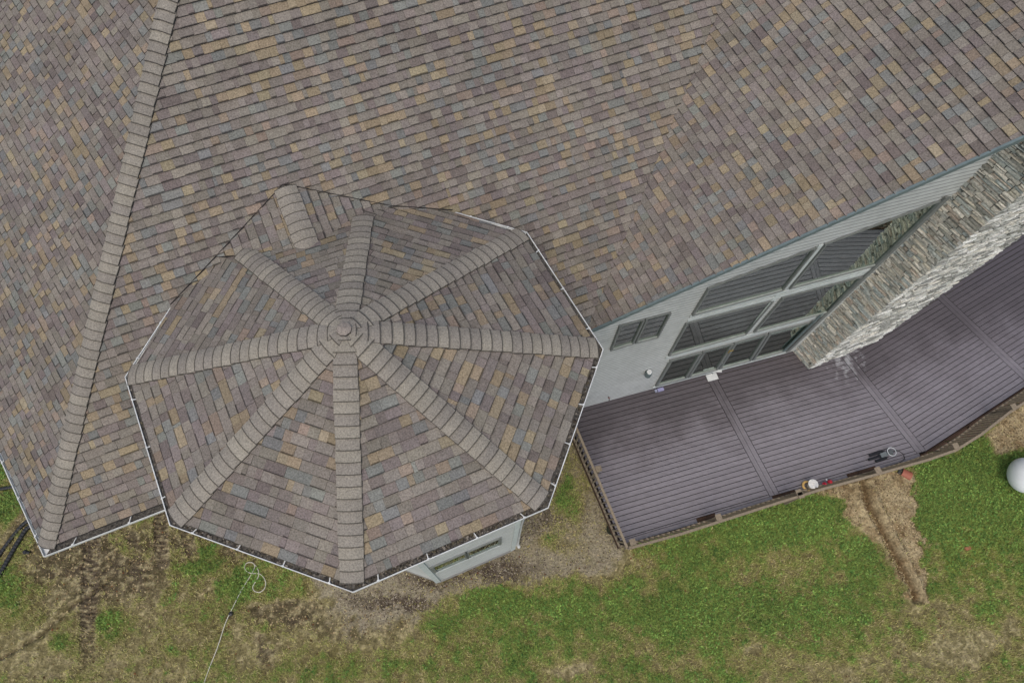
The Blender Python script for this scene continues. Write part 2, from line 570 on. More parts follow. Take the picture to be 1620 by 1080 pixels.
# faces that run into the main roof
down = lambda h: APX + (h - APX) * ((Z_T - APX[2]) / (h[2] - APX[2]))
V7, V8 = down(h1), down(h2)
faces.append([VI[0], APX, V8])
faces.append([VI[5], V7, APX])
faces.append([APX, V7, V8])
for f in faces: underlay(turret, f, 0.10)
o_T = turret.build('turret_roof', M_under, house, origin=APX)
for i, f in enumerate(faces):
    lay('T', f, 0.156, wmin=0.11, wmax=0.25)
PCL = plane(c0, m1, qB); PCR = plane(c0, m1, n2)
fl = [c0, m1, hit(387, 403, PCL), qB]; fr = [c0, n2, hit(572, 380, PCR), m1]
mb = MB(); underlay(mb, fl, 0.25); underlay(mb, fr, 0.25)
o_K = mb.build('roof_cricket', M_under, house, origin=c0)
def lay_dir(key, poly, e, along):
    lay(key, poly, e)
lay('K', fl, 0.15, along=m1 - c0); lay('K', fr, 0.15, along=m1 - c0)

# distribute shingles: the 300 that show largest singly, the rest joined per slope
PAR = {'A': o_A, 'B': o_B, 'C': o_C, 'D': o_D, 'T': o_T, 'K': o_K}
LABS = {}
sz = []
for i, (key, top, bot, col, hide, mg) in enumerate(ALLTABS):
    c = np.mean(top, axis=0)
    ok = key != 'D' and c[2] < HCAM - 2
    a = 0
    if ok:
        pp = proj(np.array(top))
        m = pp.mean(0)
        if 5 < m[0] < 1615 and 5 < m[1] < 1075 and not (hide and in_poly(m, hide)):
            a = abs(area2([tuple(x) for x in pp]))
    sz.append(a)
order = np.argsort(-np.array(sz))
single = set(int(i) for i in order[:296])
rest = {}
for i, (key, top, bot, col, hide, mg) in enumerate(ALLTABS):
    if i in single:
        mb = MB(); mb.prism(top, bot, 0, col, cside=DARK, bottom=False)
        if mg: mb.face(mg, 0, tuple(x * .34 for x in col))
        mb.build('shingle', M_shingle, PAR[key], origin=np.mean(top, axis=0))
    else:
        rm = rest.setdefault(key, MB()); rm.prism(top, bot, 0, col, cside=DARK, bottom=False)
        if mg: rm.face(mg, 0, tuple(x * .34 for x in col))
for key, mb in rest.items():
    o = mb.build('shingle_courses', M_shingle, PAR[key], origin=WL[PAR[key].name]); o['kind'] = 'stuff'
print('tabs', len(ALLTABS))

# hip and ridge caps
fpl = [plane(f[0], f[1], f[2]) for f in faces[:5]]
for i in range(6):
    pa = PW1 if i == 0 else fpl[i - 1]
    pb = fpl[i] if i < 5 else PN1
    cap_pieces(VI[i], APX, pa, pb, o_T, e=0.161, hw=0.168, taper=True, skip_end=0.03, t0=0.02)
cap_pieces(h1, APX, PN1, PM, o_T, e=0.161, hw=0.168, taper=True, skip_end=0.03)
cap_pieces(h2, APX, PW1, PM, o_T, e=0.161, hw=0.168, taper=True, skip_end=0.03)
cap_pieces(c0 + nrm(m1 - c0) * 0.05, m1, PCL, PCR, o_K, e=0.16, hw=0.19)
for a_, b_ in ((qB, c0), (c0, n2), (tp1, hit(343, 407, PB)), (n2, tp2)):  # thin dark strips drawn along the valley creases
    mb = MB(); mb.beam(a_ + [0, 0, .02], b_ + [0, 0, .02], [0, 0, 1], .007, .045, 0, (.045, .042, .04)); mb.build('valley_line', M_cap, o_K, origin=a_)
hd = nrm(htop - eB0)
cap_pieces(eB0 + hd * 0.02, htop, PA, PB, o_A, e=0.152, hw=0.165)
# cap over the very top of the turret
mb = MB()
for k in range(8):
    a0 = 2 * math.pi * k / 8 + 0.35; a1 = a0 + 2 * math.pi / 8
    r = 0.10
    p0 = APX + np.array([math.cos(a0) * r, math.sin(a0) * r, 0.03]); p1 = APX + np.array([math.cos(a1) * r, math.sin(a1) * r, 0.03])
    mb.face([APX + [0, 0, 0.075], p0 + [0, 0, 0.01], p1 + [0, 0, 0.01]], 0, tuple(x for x in S(138, 130, 121)))
    mb.face([p0 + [0, 0, 0.01], p0 - [0, 0, 0.03], p1 - [0, 0, 0.03], p1 + [0, 0, 0.01]], 0, DARK)
mb.build('apex_cap', M_cap, o_T, origin=APX)

# ------------------------------------------------------------------ gutters
def gutter(pts, parent, inward, name='gutter', w=0.125, h=0.06, ends=(True, True), hang=0.62, debris=True, litter=None):
    """open trough along a polyline; pts is the outer lip; inward(p) gives the horizontal way to the roof"""
    mb = MB()
    Lp = []; n = len(pts)
    for i in range(n):
        din = inward[i]
        Lp.append((pts[i], pts[i] + din * w))
    up = np.array([0, 0, 1.0])
    for i in range(n - 1):
        (a, ai), (b, bi) = Lp[i], Lp[i + 1]
        tm = 1 if (litter is None or i in litter) else 0
        t = 0.014
        ta = nrm(ai - a) * t; tb = nrm(bi - b) * t
        mb.prism([a, b, b + tb, a + ta], [a - up * h, b - up * h, b + tb - up * h, a + ta - up * h], 0)             # front
        mb.prism([ai - ta, bi - tb, bi, ai], [ai - ta - up * h, bi - tb - up * h, bi - up * h, ai - up * h], 0)       # back
        z = up * h * (0.45 if debris else 0.75)
        mb.prism([a + ta * 1.01 - z, b + tb * 1.01 - z, bi - tb * 1.01 - z, ai - ta * 1.01 - z],
                 [a + ta * 1.01 - up * h, b + tb * 1.01 - up * h, bi - tb * 1.01 - up * h, ai - ta * 1.01 - up * h], tm)
    for e_, i in ((ends[0], 0), (ends[1], n - 1)):
        if e_:
            a, ai = Lp[i]; d = nrm(pts[1] - pts[0]) if i == 0 else nrm(pts[-2] - pts[-1])
            mb.prism([a - d * .004, a + d * 0.014, ai + d * 0.014, ai - d * .004], [a - d * .004 - up * h, a + d * 0.014 - up * h, ai + d * 0.014 - up * h, ai - d * .004 - up * h], 0)
    g = mb.build(name, [M_white, M_trough], parent, origin=pts[0])
    for i in range(n - 1):
        (a, ai), (b, bi) = Lp[i], Lp[i + 1]
        L = np.linalg.norm(b - a); m = max(1, int(L / hang))
        for k in range(m):
            s = (k + 0.5) / m
            c = a + (b - a) * s; ci = ai + (bi - ai) * s
            d = nrm(b - a)
            hb = MB(); hb.box((c + ci) / 2 + [0, 0, 0.004], d * 0.007, (ci - c) / 2 * 1.05, up * 0.006)
            hb.box(c + (ci - c) * 0.12 + [0, 0, 0.008], d * 0.017, (ci - c) * 0.09, up * 0.009)
            hb.build('gutter_hanger', M_white, g, origin=c)
    return g

def inw_list(pts, inner):
    out = []
    for p in pts:
        w = inner - p; w[2] = 0
        out.append(nrm(w))
    return out

tcen = APX.copy()
tg = gutter([tp1] + V + [tp2], house, inw_list([tp1] + V + [tp2], tcen), w=0.12, litter=(1, 2, 3, 4, 5))
tg['label'] = 'white gutter with debris round the turret eave'
gB_end = e1 + U_B * 3.6
gut_in_c = nrm(H1 - e1) * np.array([1, 1, 0]); gut_in_c = nrm(gut_in_c)
nB_in = np.array([-U_B[1], U_B[0], 0]); nA_in = np.array([gA[1], -gA[0], 0.0])
corner_in = gut_in_c * 1.25
mg = gutter([e1 + gA * 9.0, e1, gB_end], house, [nA_in, corner_in, nB_in], w=0.15, debris=False, hang=0.75, litter=(1,))
mg['label'] = 'white gutter round the low corner of the main roof'
mb = MB()   # litter lying in the turret gutter
for (a, b, dens) in ((V[1], V[2], 230), (V[2], V[3], 330), (V[3], V[4], 130), (V[0], V[1], 50)):
    for k in range(dens):
        s = random.random(); p = a + (b - a) * s
        w = nrm(np.array([tcen[0] - p[0], tcen[1] - p[1], 0]))
        p = p + w * random.uniform(0.03, 0.12) - np.array([0, 0, random.uniform(0.0, 0.035)])
        r = random.uniform(0.008, 0.02); an = random.random() * 6.28
        c = random.choice([S(120, 114, 104), S(70, 62, 52), S(50, 45, 38), S(96, 90, 80), S(66, 62, 52), S(84, 78, 60)])
        d1 = np.array([math.cos(an), math.sin(an), random.uniform(-.4, .4)]) * r; d2 = np.array([-math.sin(an), math.cos(an), 0]) * r * .7
        mb.box(p, d1, d2, np.array([0, 0, r * .4]), 0, c)
tag(mb.build('leaf_litter', M_any, None, origin=V[2]), 'dark leaf litter and grit lying in the turret gutter', 'litter', kind='stuff')

# ------------------------------------------------------------------ walls
def wall_poly(mb, a, b, z0, za, zb, th=0.2):
    d = nrm(b - a); nn = np.array([-d[1], d[0], 0]) * th
    A = [np.array([a[0], a[1], z0]), np.array([b[0], b[1], z0]), np.array([b[0], b[1], zb]), np.array([a[0], a[1], za])]
    mb.prism(A, [p + nn for p in A], 0, (0.36, 0.40, 0.39))

def siding(a, b, z0, ztop, out, parent, e=0.125, proud=0.012, origin=None):
    """lapped boards on the wall from a to b; ztop(s) roof height at share s"""
    mb = MB(); d = b - a; Lw = np.linalg.norm(d[:2]); z = z0
    zmax = max(ztop(0), ztop(1))
    while z < zmax:
        # clip along s where roof is above z
        s0, s1 = 0.0, 1.0
        za, zb = ztop(0), ztop(1)
        if z + e > min(za, zb) and abs(za - zb) > 1e-6:
            sc = (z + e * 0.6 - za) / (zb - za)
            if zb > za: s0 = max(0, min(1, sc))
            else: s1 = max(0, min(1, sc))
        if s1 - s0 > 0.002:
            p = a + d * s0; q = a + d * s1
            lo0 = np.array([p[0], p[1], z]) + out * 0.024; lo1 = np.array([q[0], q[1], z]) + out * 0.024
            hi0 = np.array([p[0], p[1], z + e]) + out * 0.004; hi1 = np.array([q[0], q[1], z + e]) + out * 0.004
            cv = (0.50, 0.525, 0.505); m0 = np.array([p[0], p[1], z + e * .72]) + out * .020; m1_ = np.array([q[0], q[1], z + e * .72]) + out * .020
            mb.face([lo0, lo1, m1_, m0], 0, cv); mb.face([m0, m1_, hi1, hi0], 0, tuple(v * .48 for v in cv)); mb.face([lo0 - out * 0.022, lo1 - out * 0.022, lo1, lo0], 0, cv)  # upper strip of each board darkened, painting the shade line of the lap
        z += e
    o = mb.build('lap_siding', M_siding, parent, origin=origin if origin is not None else a)
    o['kind'] = 'stuff'
    return o

wb0, wb1 = P(927.7, 642.5, Z_DK), P(1234.6, 560, Z_DK)
WD = nrm(wb1 - wb0); WO = np.array([WD[1], -WD[0], 0.0])         # outward, towards the deck
wl_ = wb0 - WD * 1.2
wr_ = wb0 + WD * (float((k0 - wb0)[:2] @ WD[:2]) + 0.12)
def PVw(px, py, off=0.0):
    """point of the gable wall seen there"""
    n = WO; q = wb0 + WO * off
    r = ray(px, py)
    return CAMP + r * ((n @ (q - CAMP)) / (n @ r))
def ztopw(p): return zon(PC, p[0], p[1]) - 0.07
gw = MB(); wall_poly(gw, wl_, wr_, 0.0, ztopw(wl_), ztopw(wr_))
o_w = gw.build('gable_wall', M_siding, house, origin=wl_)
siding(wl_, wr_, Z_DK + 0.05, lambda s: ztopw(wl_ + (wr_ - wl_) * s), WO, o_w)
# wall on the far side of the chimney, soffits, side walls
w2d = azd(33.0)
fa = k3 + w2d * 0.0
mb = MB(); wall_poly(mb, wr_ + WD * 0.02, wr_ + WD * 0.02 + w2d * 6.0, 0.0, ztopw(wr_), ztopw(wr_) - 4.0)
o_w2 = mb.build('gable_wall', M_siding, house, origin=wr_); o_w2['label'] = 'wall half beyond the chimney'

# drip edge and fascia along the rake
mb = MB()
mb.beam(rk_lo + [0, 0, -0.02], rk_hi + [0, 0, -0.02], [0, 0, 1], 0.04, 0.085)
mb.build('rake_fascia', M_drip, house, origin=rk0)
mb = MB()   # soffit
inn = lambda p: p - WO * 0.0
sA = rk_lo + [0, 0, -0.07]; sBp = rk_hi + [0, 0, -0.07]
wq0 = np.array([wl_[0], wl_[1], ztopw(wl_) - 0.06]); wq1 = np.array([wr_[0], wr_[1], ztopw(wr_) - 0.06])
mb.prism([wq0, wq1, sBp, sA], [p - np.array([0, 0, .02]) for p in (wq0, wq1, sBp, sA)])
mb.build('soffit', M_trim, house, origin=wb0)

# windows of the gable wall (corners in image pixels: bottom-left, top-left, top-right, bottom-right)
def window(quad, name='window', fw=0.042, bars=(), pane_off=0.035, mf=M_frame, label=None):
    q = [PVw(*p, off=0.03) for p in quad]
    q = [p for p in q]
    cen = sum(q) / 4
    mb = MB()
    # frame ring
    inner = []
    for i in range(4):
        p = q[i]; a = q[i - 1]; b = q[(i + 1) % 4]
        d1 = nrm(a - p); d2 = nrm(b - p)
        sn = np.linalg.norm(np.cross(d1, d2))
        inner.append(p + (d1 + d2) * fw / max(sn, .3))
    for i in range(4):
        j = (i + 1) % 4
        T = [q[i], q[j], inner[j], inner[i]]
        mb.prism([p + WO * (0.035 if i == 1 else 0.055) for p in T], [p - WO * 0.01 for p in T])
    w = mb.build(name, mf, house, origin=cen)
    if label: w['label'] = label
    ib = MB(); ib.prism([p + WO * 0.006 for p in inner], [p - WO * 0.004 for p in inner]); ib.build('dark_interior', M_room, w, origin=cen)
    ib = MB(); up0 = nrm(inner[1] - inner[0]) * (.13 if name == 'window' else .05); up1 = nrm(inner[2] - inner[3]) * (.13 if name == 'window' else .05)
    ib.prism([p + WO * .011 for p in (inner[0], inner[3], inner[3] + up1, inner[0] + up0)], [p + WO * .007 for p in (inner[0], inner[3], inner[3] + up1, inner[0] + up0)]); ib.build('inner_sill', M_stool, w, origin=cen)
    g = MB(); g.prism([p + WO * .020 for p in inner], [p + WO * 0.014 for p in inner])
    g.build('pane', M_glass, w, origin=cen)
    # sloping sill inside the reveal
    sb = MB(); a, b = inner[0], inner[3]
    sb.beam(a + WO * 0.035 + [0, 0, 0.01], b + WO * 0.035 + [0, 0, 0.01], [0, 0, 1], 0.03, 0.022)
    sb.build('sill', M_sill, w, origin=cen)
    return w, q, inner

window([(964.4, 552.5), (979.2, 514.2), (1019, 503.5), (1001, 541.5)], label='left half of the small paired window')
window([(1003.4, 541), (1021, 503), (1061.1, 492.5), (1040.3, 531.5)], label='right half of the small paired window')
wins = [
    [(1093.6, 497), (1119.4, 454.4), (1291, 390), (1237.5, 457.2)],
    [(1247, 455), (1304, 385), (1490, 315), (1384, 418)],
    [(1056.4, 561), (1084.7, 510), (1223.6, 473.9), (1179.2, 527)],
    [(1191, 524), (1237, 469.5), (1364, 436), (1309, 492)],
]
labs = ['upper left window with slanted head', 'upper right window beside the chimney', 'middle left window', 'middle right window beside the chimney']
for q, l in zip(wins, labs): window(q, label=l)
# glazed doors along the deck
doors = [[(1036, 609), (1059.2, 569), (1110, 555.5), (1085.5, 596)], [(1087, 595.5), (1111.5, 555), (1160, 541.5), (1134.5, 582.5)],
         [(1136, 582), (1161.5, 541), (1214, 526), (1187, 568.5)], [(1189, 568), (1216, 525.5), (1287, 507), (1240, 554)]]
dl = ['leftmost glazed door panel', 'second glazed door panel from the left', 'third glazed door panel with brass handle', 'glazed door panel beside the chimney']
dp = []
for q, l in zip(doors, dl):
    dp.append(window(q, name='glazed_door', fw=0.07, mf=M_frame, label=l))
mb = MB(); hpt = PVw(1152, 558, 0.1)
mb.beam(hpt, hpt + [0, 0, 0.16], WO, 0.03, 0.02, 0, S(150, 130, 70)); mb.beam(hpt + [0, 0, .1], hpt + [0, 0, .1] + WD * 0.11, WO, 0.02, 0.02, 0, S(150, 130, 70))
mb.build('door_handle', M_any, dp[2][0], origin=hpt)
# trim boards between the rows of glazing
def trim(p0, p1, w, off=0.05, mt=M_trim, name='trim_board', th=0.03, shift=0.0):
    a = PVw(*p0, off=off); b = PVw(*p1, off=off)
    mb = MB(); mb.beam(a, b, WO, w, th); return mb.build(name, mt, house, origin=(a + b) / 2)
trim((1092, 500.5), (1384, 424), 0.11, 0.045); trim((1088, 507), (1374, 431), 0.11, 0.036, th=.02)
trim((1053, 566), (1310, 496), 0.11, 0.045); trim((1057, 572), (1300, 507), 0.09, 0.036, th=.02)
trim((1032, 613), (1244, 557), 0.09, 0.06)
trim((1237.5, 457), (1185, 524), 0.10, 0.04); trim((1243, 456), (1299, 387), 0.10, 0.04)
trim((1180, 528), (1226, 470), 0.08, 0.043)
trim((1246, 556), (1500, 312), 0.11, 0.08, mt=M_frame); trim((1240, 555), (1300, 497), 0.06, 0.10, mt=M_drip)

# wall lamp, tap
lp = PVw(1024, 585, 0.0)
mb = MB(); mb.lathe(lp + WO * 0.10, [(0.0, -0.13), (0.085, -0.13), (0.085, 0.07), (0.075, 0.1), (0.0, 0.1)], 16)
o = mb.build('wall_lamp', M_drip, house, origin=lp, smooth=False); o['label'] = 'round grey wall lamp left of the doors'
m2 = MB(); m2.lathe(lp + WO * 0.10 + [0, 0, .105], [(0.0, 0.022), (0.062, 0.018), (0.07, 0.0)], 14)
m2.build('lamp_cap', M_white, o, origin=lp)
m2 = MB(); m2.box(lp + WO * 0.02, WD * 0.05, WO * 0.03, np.array([0, 0, .06])); m2.build('mounting_plate', M_drip, o, origin=lp)
tpp = PVw(962, 626, 0.0)
mb = MB(); mb.tube([tpp, tpp + WO * 0.10, tpp + WO * 0.12 + [0, 0, -.05]], 0.014, 8, col=(0.12, 0.12, 0.11)); mb.box(tpp + WO * .07 + [0, 0, .03], WD * .03, WO * .008, np.array([0, 0, .006]), col=(0.2, 0.05, 0.04))
mb.build('garden_tap', M_any, house, origin=tpp)

# ------------------------------------------------------------------ chimney
kt1 = CAMP + ray(1620, 301) * 8.3; kt1z = kt1[2]
ZCH = 13.2
def lean(a, b_top):    # line through base a and the leaning top point, at height ZCH
    return a + (b_top - a) * (ZCH - a[2]) / (b_top[2] - a[2])
def column_pt(a, px, py):
    """point of the pixel ray nearest the vertical through a"""
    r = ray(px, py); n = nrm(np.array([a[0], a[1], 0]))
    t = np.hypot(a[0], a[1]) / (r @ n)
    return CAMP + r * t
t1 = lean(k1, column_pt(k1, 1620, 302)); t0_ = lean(k0, column_pt(k0, 1481, 324)); t2 = lean(k2, column_pt(k2, 1620, 368))
t3 = t0_ + (t2 - t1)
mb = MB()
kk = [k0, k1, k2, k3]; tt_ = [t0_, t1, t2, t3]
cc = sum(kk) / 4; ct = sum(tt_) / 4
sh = lambda p, c, k: c + (p - c) * k
mb.prism([sh(p, ct, .97) for p in tt_], [sh(p, cc, .97) - np.array([0, 0, .45]) for p in kk])
chim = mb.build('chimney', M_mortar, house, origin=kc)
STONES = []
def stones(a, b, ta, tb, out, pal, hr, lr, gain=1.0):
    """ledgestone courses over the face between vertical edges a-ta and b-tb"""
    Hh = ta[2] - a[2]; z = 0.0
    W0 = np.linalg.norm(b - a)
    while z < Hh:
        h = random.uniform(*hr); x = -0.02
        fz0 = z / Hh; fz1 = min(1, (z + h) / Hh)
        while x < W0:
            l = random.uniform(*lr); hh = h
            split = random.random() < 0.22
            x1 = min(x + l, W0 + 0.02)
            if W0 - x1 < 0.06: x1 = W0 + 0.02
            parts = [(0.0, 1.0)] if not split else [(0.0, 0.5), (0.5, 1.0)]
            for (u0, u1) in parts:
                g = 0.006
                def pt(s, f, o_):
                    lo = a + (b - a) * s; hi = ta + (tb - ta) * s
                    return lo + (hi - lo) * f + out * o_
                pr = random.uniform(0.0, 0.05)
                F0 = fz0 + (fz1 - fz0) * u0; F1 = fz0 + (fz1 - fz0) * u1
                s0 = (x + g) / W0; s1 = (x1 - g) / W0; f0 = F0 + g / Hh; f1 = F1 - g / Hh
                j = lambda k=0.008: random.uniform(-k, k)
                top = [pt(s0 + j(), f0 + j(.0006), pr + j()), pt(s1 + j(), f0 + j(.0006), pr + j()), pt(s1 + j(), f1 + j(.0006), pr + j()), pt(s0 + j(), f1 + j(.0006), pr + j())]
                mid = sum(top) / 4 + out * random.uniform(0.004, 0.014)
                bot = [pt(s0, f0, -0.04), pt(s1, f0, -0.04), pt(s1, f1, -0.04), pt(s0, f1, -0.04)]
                c = random.choice(pal); k = random.uniform(0.80, 1.16) * gain
                STONES.append((top, mid, bot, tuple(v * k for v in c)))
            x = x1
        z += h
greys = [S(142, 141, 132), S(152, 150, 140), S(128, 128, 120), S(150, 147, 134), S(134, 138, 132), S(140, 132, 120), S(116, 116, 108), S(164, 161, 150), S(128, 134, 130)]
whites = [S(150, 152, 146), S(138, 140, 132), S(212, 212, 204), S(198, 200, 192), S(220, 221, 215), S(180, 182, 174), S(206, 204, 192), S(164, 166, 158)]
dW = nrm(k1 - k0); oW = np.array([-dW[1], dW[0], 0]) ; oW = oW if oW @ (kc - (k0 + k1) / 2) < 0 else -oW
dF = nrm(k2 - k1); oF = np.array([-dF[1], dF[0], 0]); oF = oF if oF @ (kc - (k1 + k2) / 2) < 0 else -oF
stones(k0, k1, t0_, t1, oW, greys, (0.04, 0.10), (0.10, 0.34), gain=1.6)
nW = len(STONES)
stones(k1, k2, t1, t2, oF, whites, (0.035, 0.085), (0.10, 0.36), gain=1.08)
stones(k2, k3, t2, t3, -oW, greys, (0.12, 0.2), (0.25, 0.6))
def stone_mb(mb, st):
    top, mid, bot, col = st
    for i in range(4):
        j = (i + 1) % 4
        mb.face([top[i], top[j], mid], 0, col)
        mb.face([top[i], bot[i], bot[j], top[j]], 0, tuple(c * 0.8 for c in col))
ssz = []
for st in STONES:
    pp = proj(np.array(st[0])); m = pp.mean(0)
    ssz.append(abs(area2([tuple(x) for x in pp])) if (m[0] < 1630 and m[1] > 0) else 0)
so = set(int(i) for i in np.argsort(-np.array(ssz))[:296])
rmb = MB()
for i, st in enumerate(STONES):
    if i in so:
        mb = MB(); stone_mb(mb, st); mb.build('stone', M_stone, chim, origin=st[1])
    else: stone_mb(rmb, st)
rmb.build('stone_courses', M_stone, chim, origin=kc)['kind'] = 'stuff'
print('stones', len(STONES), nW)

# ------------------------------------------------------------------ turret walls
c1 = P(694.5, 920, 0.0); c2 = P(810, 870, 0.0)
c0w = c1 - azd(-16) * 2.35
c3w = c2 + azd(71) * 2.35
cw = [c0w, c1, c2, c3w]
up_ = lambda p, z: np.array([p[0], p[1], z])
vi = lambda p: up_(p + nrm((tcen - p) * [1, 1, 0]) * 0.7, 0)
ring = [c1, c2, c3w, vi(V[5]), vi(tp2), vi(tp1), vi(V[0]), c0w]
mb = MB()
mb.prism([up_(p, Z_T - 0.05) for p in ring], [up_(p, 0.0) for p in ring], 0, (0.36, 0.40, 0.39))
o_tw = mb.build('turret_wall', M_siding, house, origin=up_(tcen, 0))
mb = MB(); mb.prism([up_(inset(p, .05), Z_T - 0.06) for p in [tp1] + V + [tp2]], [up_(inset(p, .05), Z_T - 0.12) for p in [tp1] + V + [tp2]])
mb.build('turret_soffit', M_trim, house, origin=tcen)
TD = nrm(c2 - c1); TO = np.array([TD[1], -TD[0], 0])
for (a, b) in ((c0w, c1), (c1, c2), (c2, c3w)):
    d = nrm(b - a); o_ = np.array([d[1], -d[0], 0])
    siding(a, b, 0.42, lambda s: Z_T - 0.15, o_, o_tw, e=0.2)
    mb = MB(); mb.prism([up_(a + o_ * .03, .40), up_(b + o_ * .03, .40), up_(b, .40), up_(a, .40)], [up_(a + o_ * .03, -.1), up_(b + o_ * .03, -.1), up_(b, -.1), up_(a, -.1)])
    mb.build('foundation', M_conc, house, origin=a)
for p in (c1, c2):
    mb = MB(); mb.box(up_(p, 4.4) + TO * 0.02, TD * 0.06, TO * 0.03, np.array([0, 0, 4.0])); mb.build('corner_board', M_trim, house, origin=p)
def PVt(px, py, off=0.0):
    q = c1 + TO * off; r = ray(px, py)
    return CAMP + r * ((TO @ (q - CAMP)) / (TO @ r))
wa, wb_ = PVt(689, 903, .02), PVt(790, 859, .02)
wt, wu = PVt(681, 896, .02), PVt(786, 851, .02)
print('turret window z', wa[2], wb_[2], wt[2], wu[2])
zb = (wa[2] + wb_[2]) / 2; zt = max((wt[2] + wu[2]) / 2, zb + 0.9)
def twin(s0, s1, nm):
    p = [up_(wa + (wb_ - wa) * s0, zb), up_(wa + (wb_ - wa) * s0, zt), up_(wa + (wb_ - wa) * s1, zt), up_(wa + (wb_ - wa) * s1, zb)]
    cen = sum(p) / 4; mb = MB()
    for i in range(4): mb.beam(p[i], p[(i + 1) % 4], TO, 0.07, 0.08)
    w = mb.build('window', M_frame, house, origin=cen); w['label'] = nm
    ib = MB(); ib.prism([x + TO * .006 for x in p], [x - TO * .004 for x in p]); ib.build('dark_interior', M_room, w, origin=cen)
    g = MB(); g.prism([x + TO * .02 for x in p], [x + TO * .012 for x in p]); g.build('pane', M_glass, w, origin=cen)
    sb = MB(); sb.beam(p[0] + TO * .03, p[3] + TO * .03, [0, 0, 1], .04, .03); sb.build('sill', M_trim, w, origin=cen)
twin(0.0, 0.49, 'left half of the turret window'); twin(0.51, 1.0, 'right half of the turret window')
# downspout at the right corner
mb = MB(); dpn = c2 + azd(71) * 0.16 + np.array([.07, -.02, 0])
mb.tube([up_(dpn, 0.12) + np.array([.05, -.05, 0]), up_(dpn, 0.3), up_(dpn, Z_T - .7), up_(inset(V[3], .1), Z_T - 0.12)], 0.045, 8)
mb.build('downspout', M_white, house, origin=dpn)

# recessed walls under the left wing (set well back under the roof)
wing_a = eB0 + nB_in * 3.2 + U_B * 2.0; wing_b = wing_a + U_B * 3.0; wing_c = wing_a + gA * 7.0
mb = MB(); 
for a, b in ((wing_a, wing_b), (wing_c, wing_a)): wall_poly(mb, up_(a, 0), up_(b, 0), 0, 8.0, 8.0)
mb.build('wing_wall', M_siding, house, origin=up_(wing_a, 0))

# ------------------------------------------------------------------ deck
dk_c = P(1200, 700, Z_DK)
deck = thing('deck', 'raised purple-brown composite deck with tan railing along the gable wall', 'deck', up_(dk_c, 0))
M_deck = mat('composite_board', tint=False, base=(0.200, 0.188, 0.206), rough=0.7, nscale=26, namp=0.14, bump=0.15, obj_rand=0.07, spec=0.35,
             stretch=(-18.6, (0.25, 1.0, 1.0)))
# damp stains and splashes near the wall: real stain pattern in the boards
def deck_stain(m):
    N = m.node_tree.nodes; L = m.node_tree.links
    b = N['Principled BSDF']; sc = N[m['sc']]
    g = N.new('ShaderNodeNewGeometry')
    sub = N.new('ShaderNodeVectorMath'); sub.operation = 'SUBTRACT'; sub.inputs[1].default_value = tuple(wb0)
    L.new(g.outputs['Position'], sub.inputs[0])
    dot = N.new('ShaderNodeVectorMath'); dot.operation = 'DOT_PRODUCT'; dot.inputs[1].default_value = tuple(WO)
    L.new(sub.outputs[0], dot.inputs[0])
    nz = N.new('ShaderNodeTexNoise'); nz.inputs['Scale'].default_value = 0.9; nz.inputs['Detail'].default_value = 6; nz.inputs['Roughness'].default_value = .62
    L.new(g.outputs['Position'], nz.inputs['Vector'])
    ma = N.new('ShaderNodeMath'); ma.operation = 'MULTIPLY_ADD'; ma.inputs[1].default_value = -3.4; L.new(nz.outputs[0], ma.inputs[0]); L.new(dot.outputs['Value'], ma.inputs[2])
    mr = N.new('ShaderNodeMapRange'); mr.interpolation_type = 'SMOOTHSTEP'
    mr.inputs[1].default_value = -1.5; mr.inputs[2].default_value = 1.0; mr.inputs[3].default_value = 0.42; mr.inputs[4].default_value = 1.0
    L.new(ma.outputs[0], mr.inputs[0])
    # pale lime wash at the chimney foot
    dist = N.new('ShaderNodeVectorMath'); dist.operation = 'DISTANCE'; dist.inputs[1].default_value = tuple(P(1335, 568, Z_DK)); L.new(g.outputs['Position'], dist.inputs[0])
    n2_ = N.new('ShaderNodeTexNoise'); n2_.inputs['Scale'].default_value = 7; n2_.inputs['Detail'].default_value = 5; L.new(g.outputs['Position'], n2_.inputs['Vector'])
    m3 = N.new('ShaderNodeMath'); m3.operation = 'MULTIPLY_ADD'; m3.inputs[1].default_value = 2.6; L.new(n2_.outputs[0], m3.inputs[0]); L.new(dist.outputs['Value'], m3.inputs[2])
    m4 = N.new('ShaderNodeMapRange'); m4.inputs[1].default_value = 1.2; m4.inputs[2].default_value = 1.75; m4.inputs[3].default_value = 0.7; m4.inputs[4].default_value = 0.0
    L.new(m3.outputs[0], m4.inputs[0])
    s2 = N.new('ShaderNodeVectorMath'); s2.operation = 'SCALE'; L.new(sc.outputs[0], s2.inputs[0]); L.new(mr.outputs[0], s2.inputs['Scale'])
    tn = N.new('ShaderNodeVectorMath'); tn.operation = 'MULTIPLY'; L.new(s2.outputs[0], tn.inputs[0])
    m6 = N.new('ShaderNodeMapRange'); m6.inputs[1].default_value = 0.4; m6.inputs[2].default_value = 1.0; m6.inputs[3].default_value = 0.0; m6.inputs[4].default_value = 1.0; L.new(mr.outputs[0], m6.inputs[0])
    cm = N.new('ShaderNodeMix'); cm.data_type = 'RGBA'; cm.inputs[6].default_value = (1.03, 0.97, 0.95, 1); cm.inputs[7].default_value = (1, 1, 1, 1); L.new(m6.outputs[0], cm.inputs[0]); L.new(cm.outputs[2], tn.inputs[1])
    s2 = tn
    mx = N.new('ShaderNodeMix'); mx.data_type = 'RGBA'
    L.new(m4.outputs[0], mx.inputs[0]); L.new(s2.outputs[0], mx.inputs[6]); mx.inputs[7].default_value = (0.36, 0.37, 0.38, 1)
    L.new(mx.outputs[2], b.inputs['Base Color'])
deck_stain(M_deck)

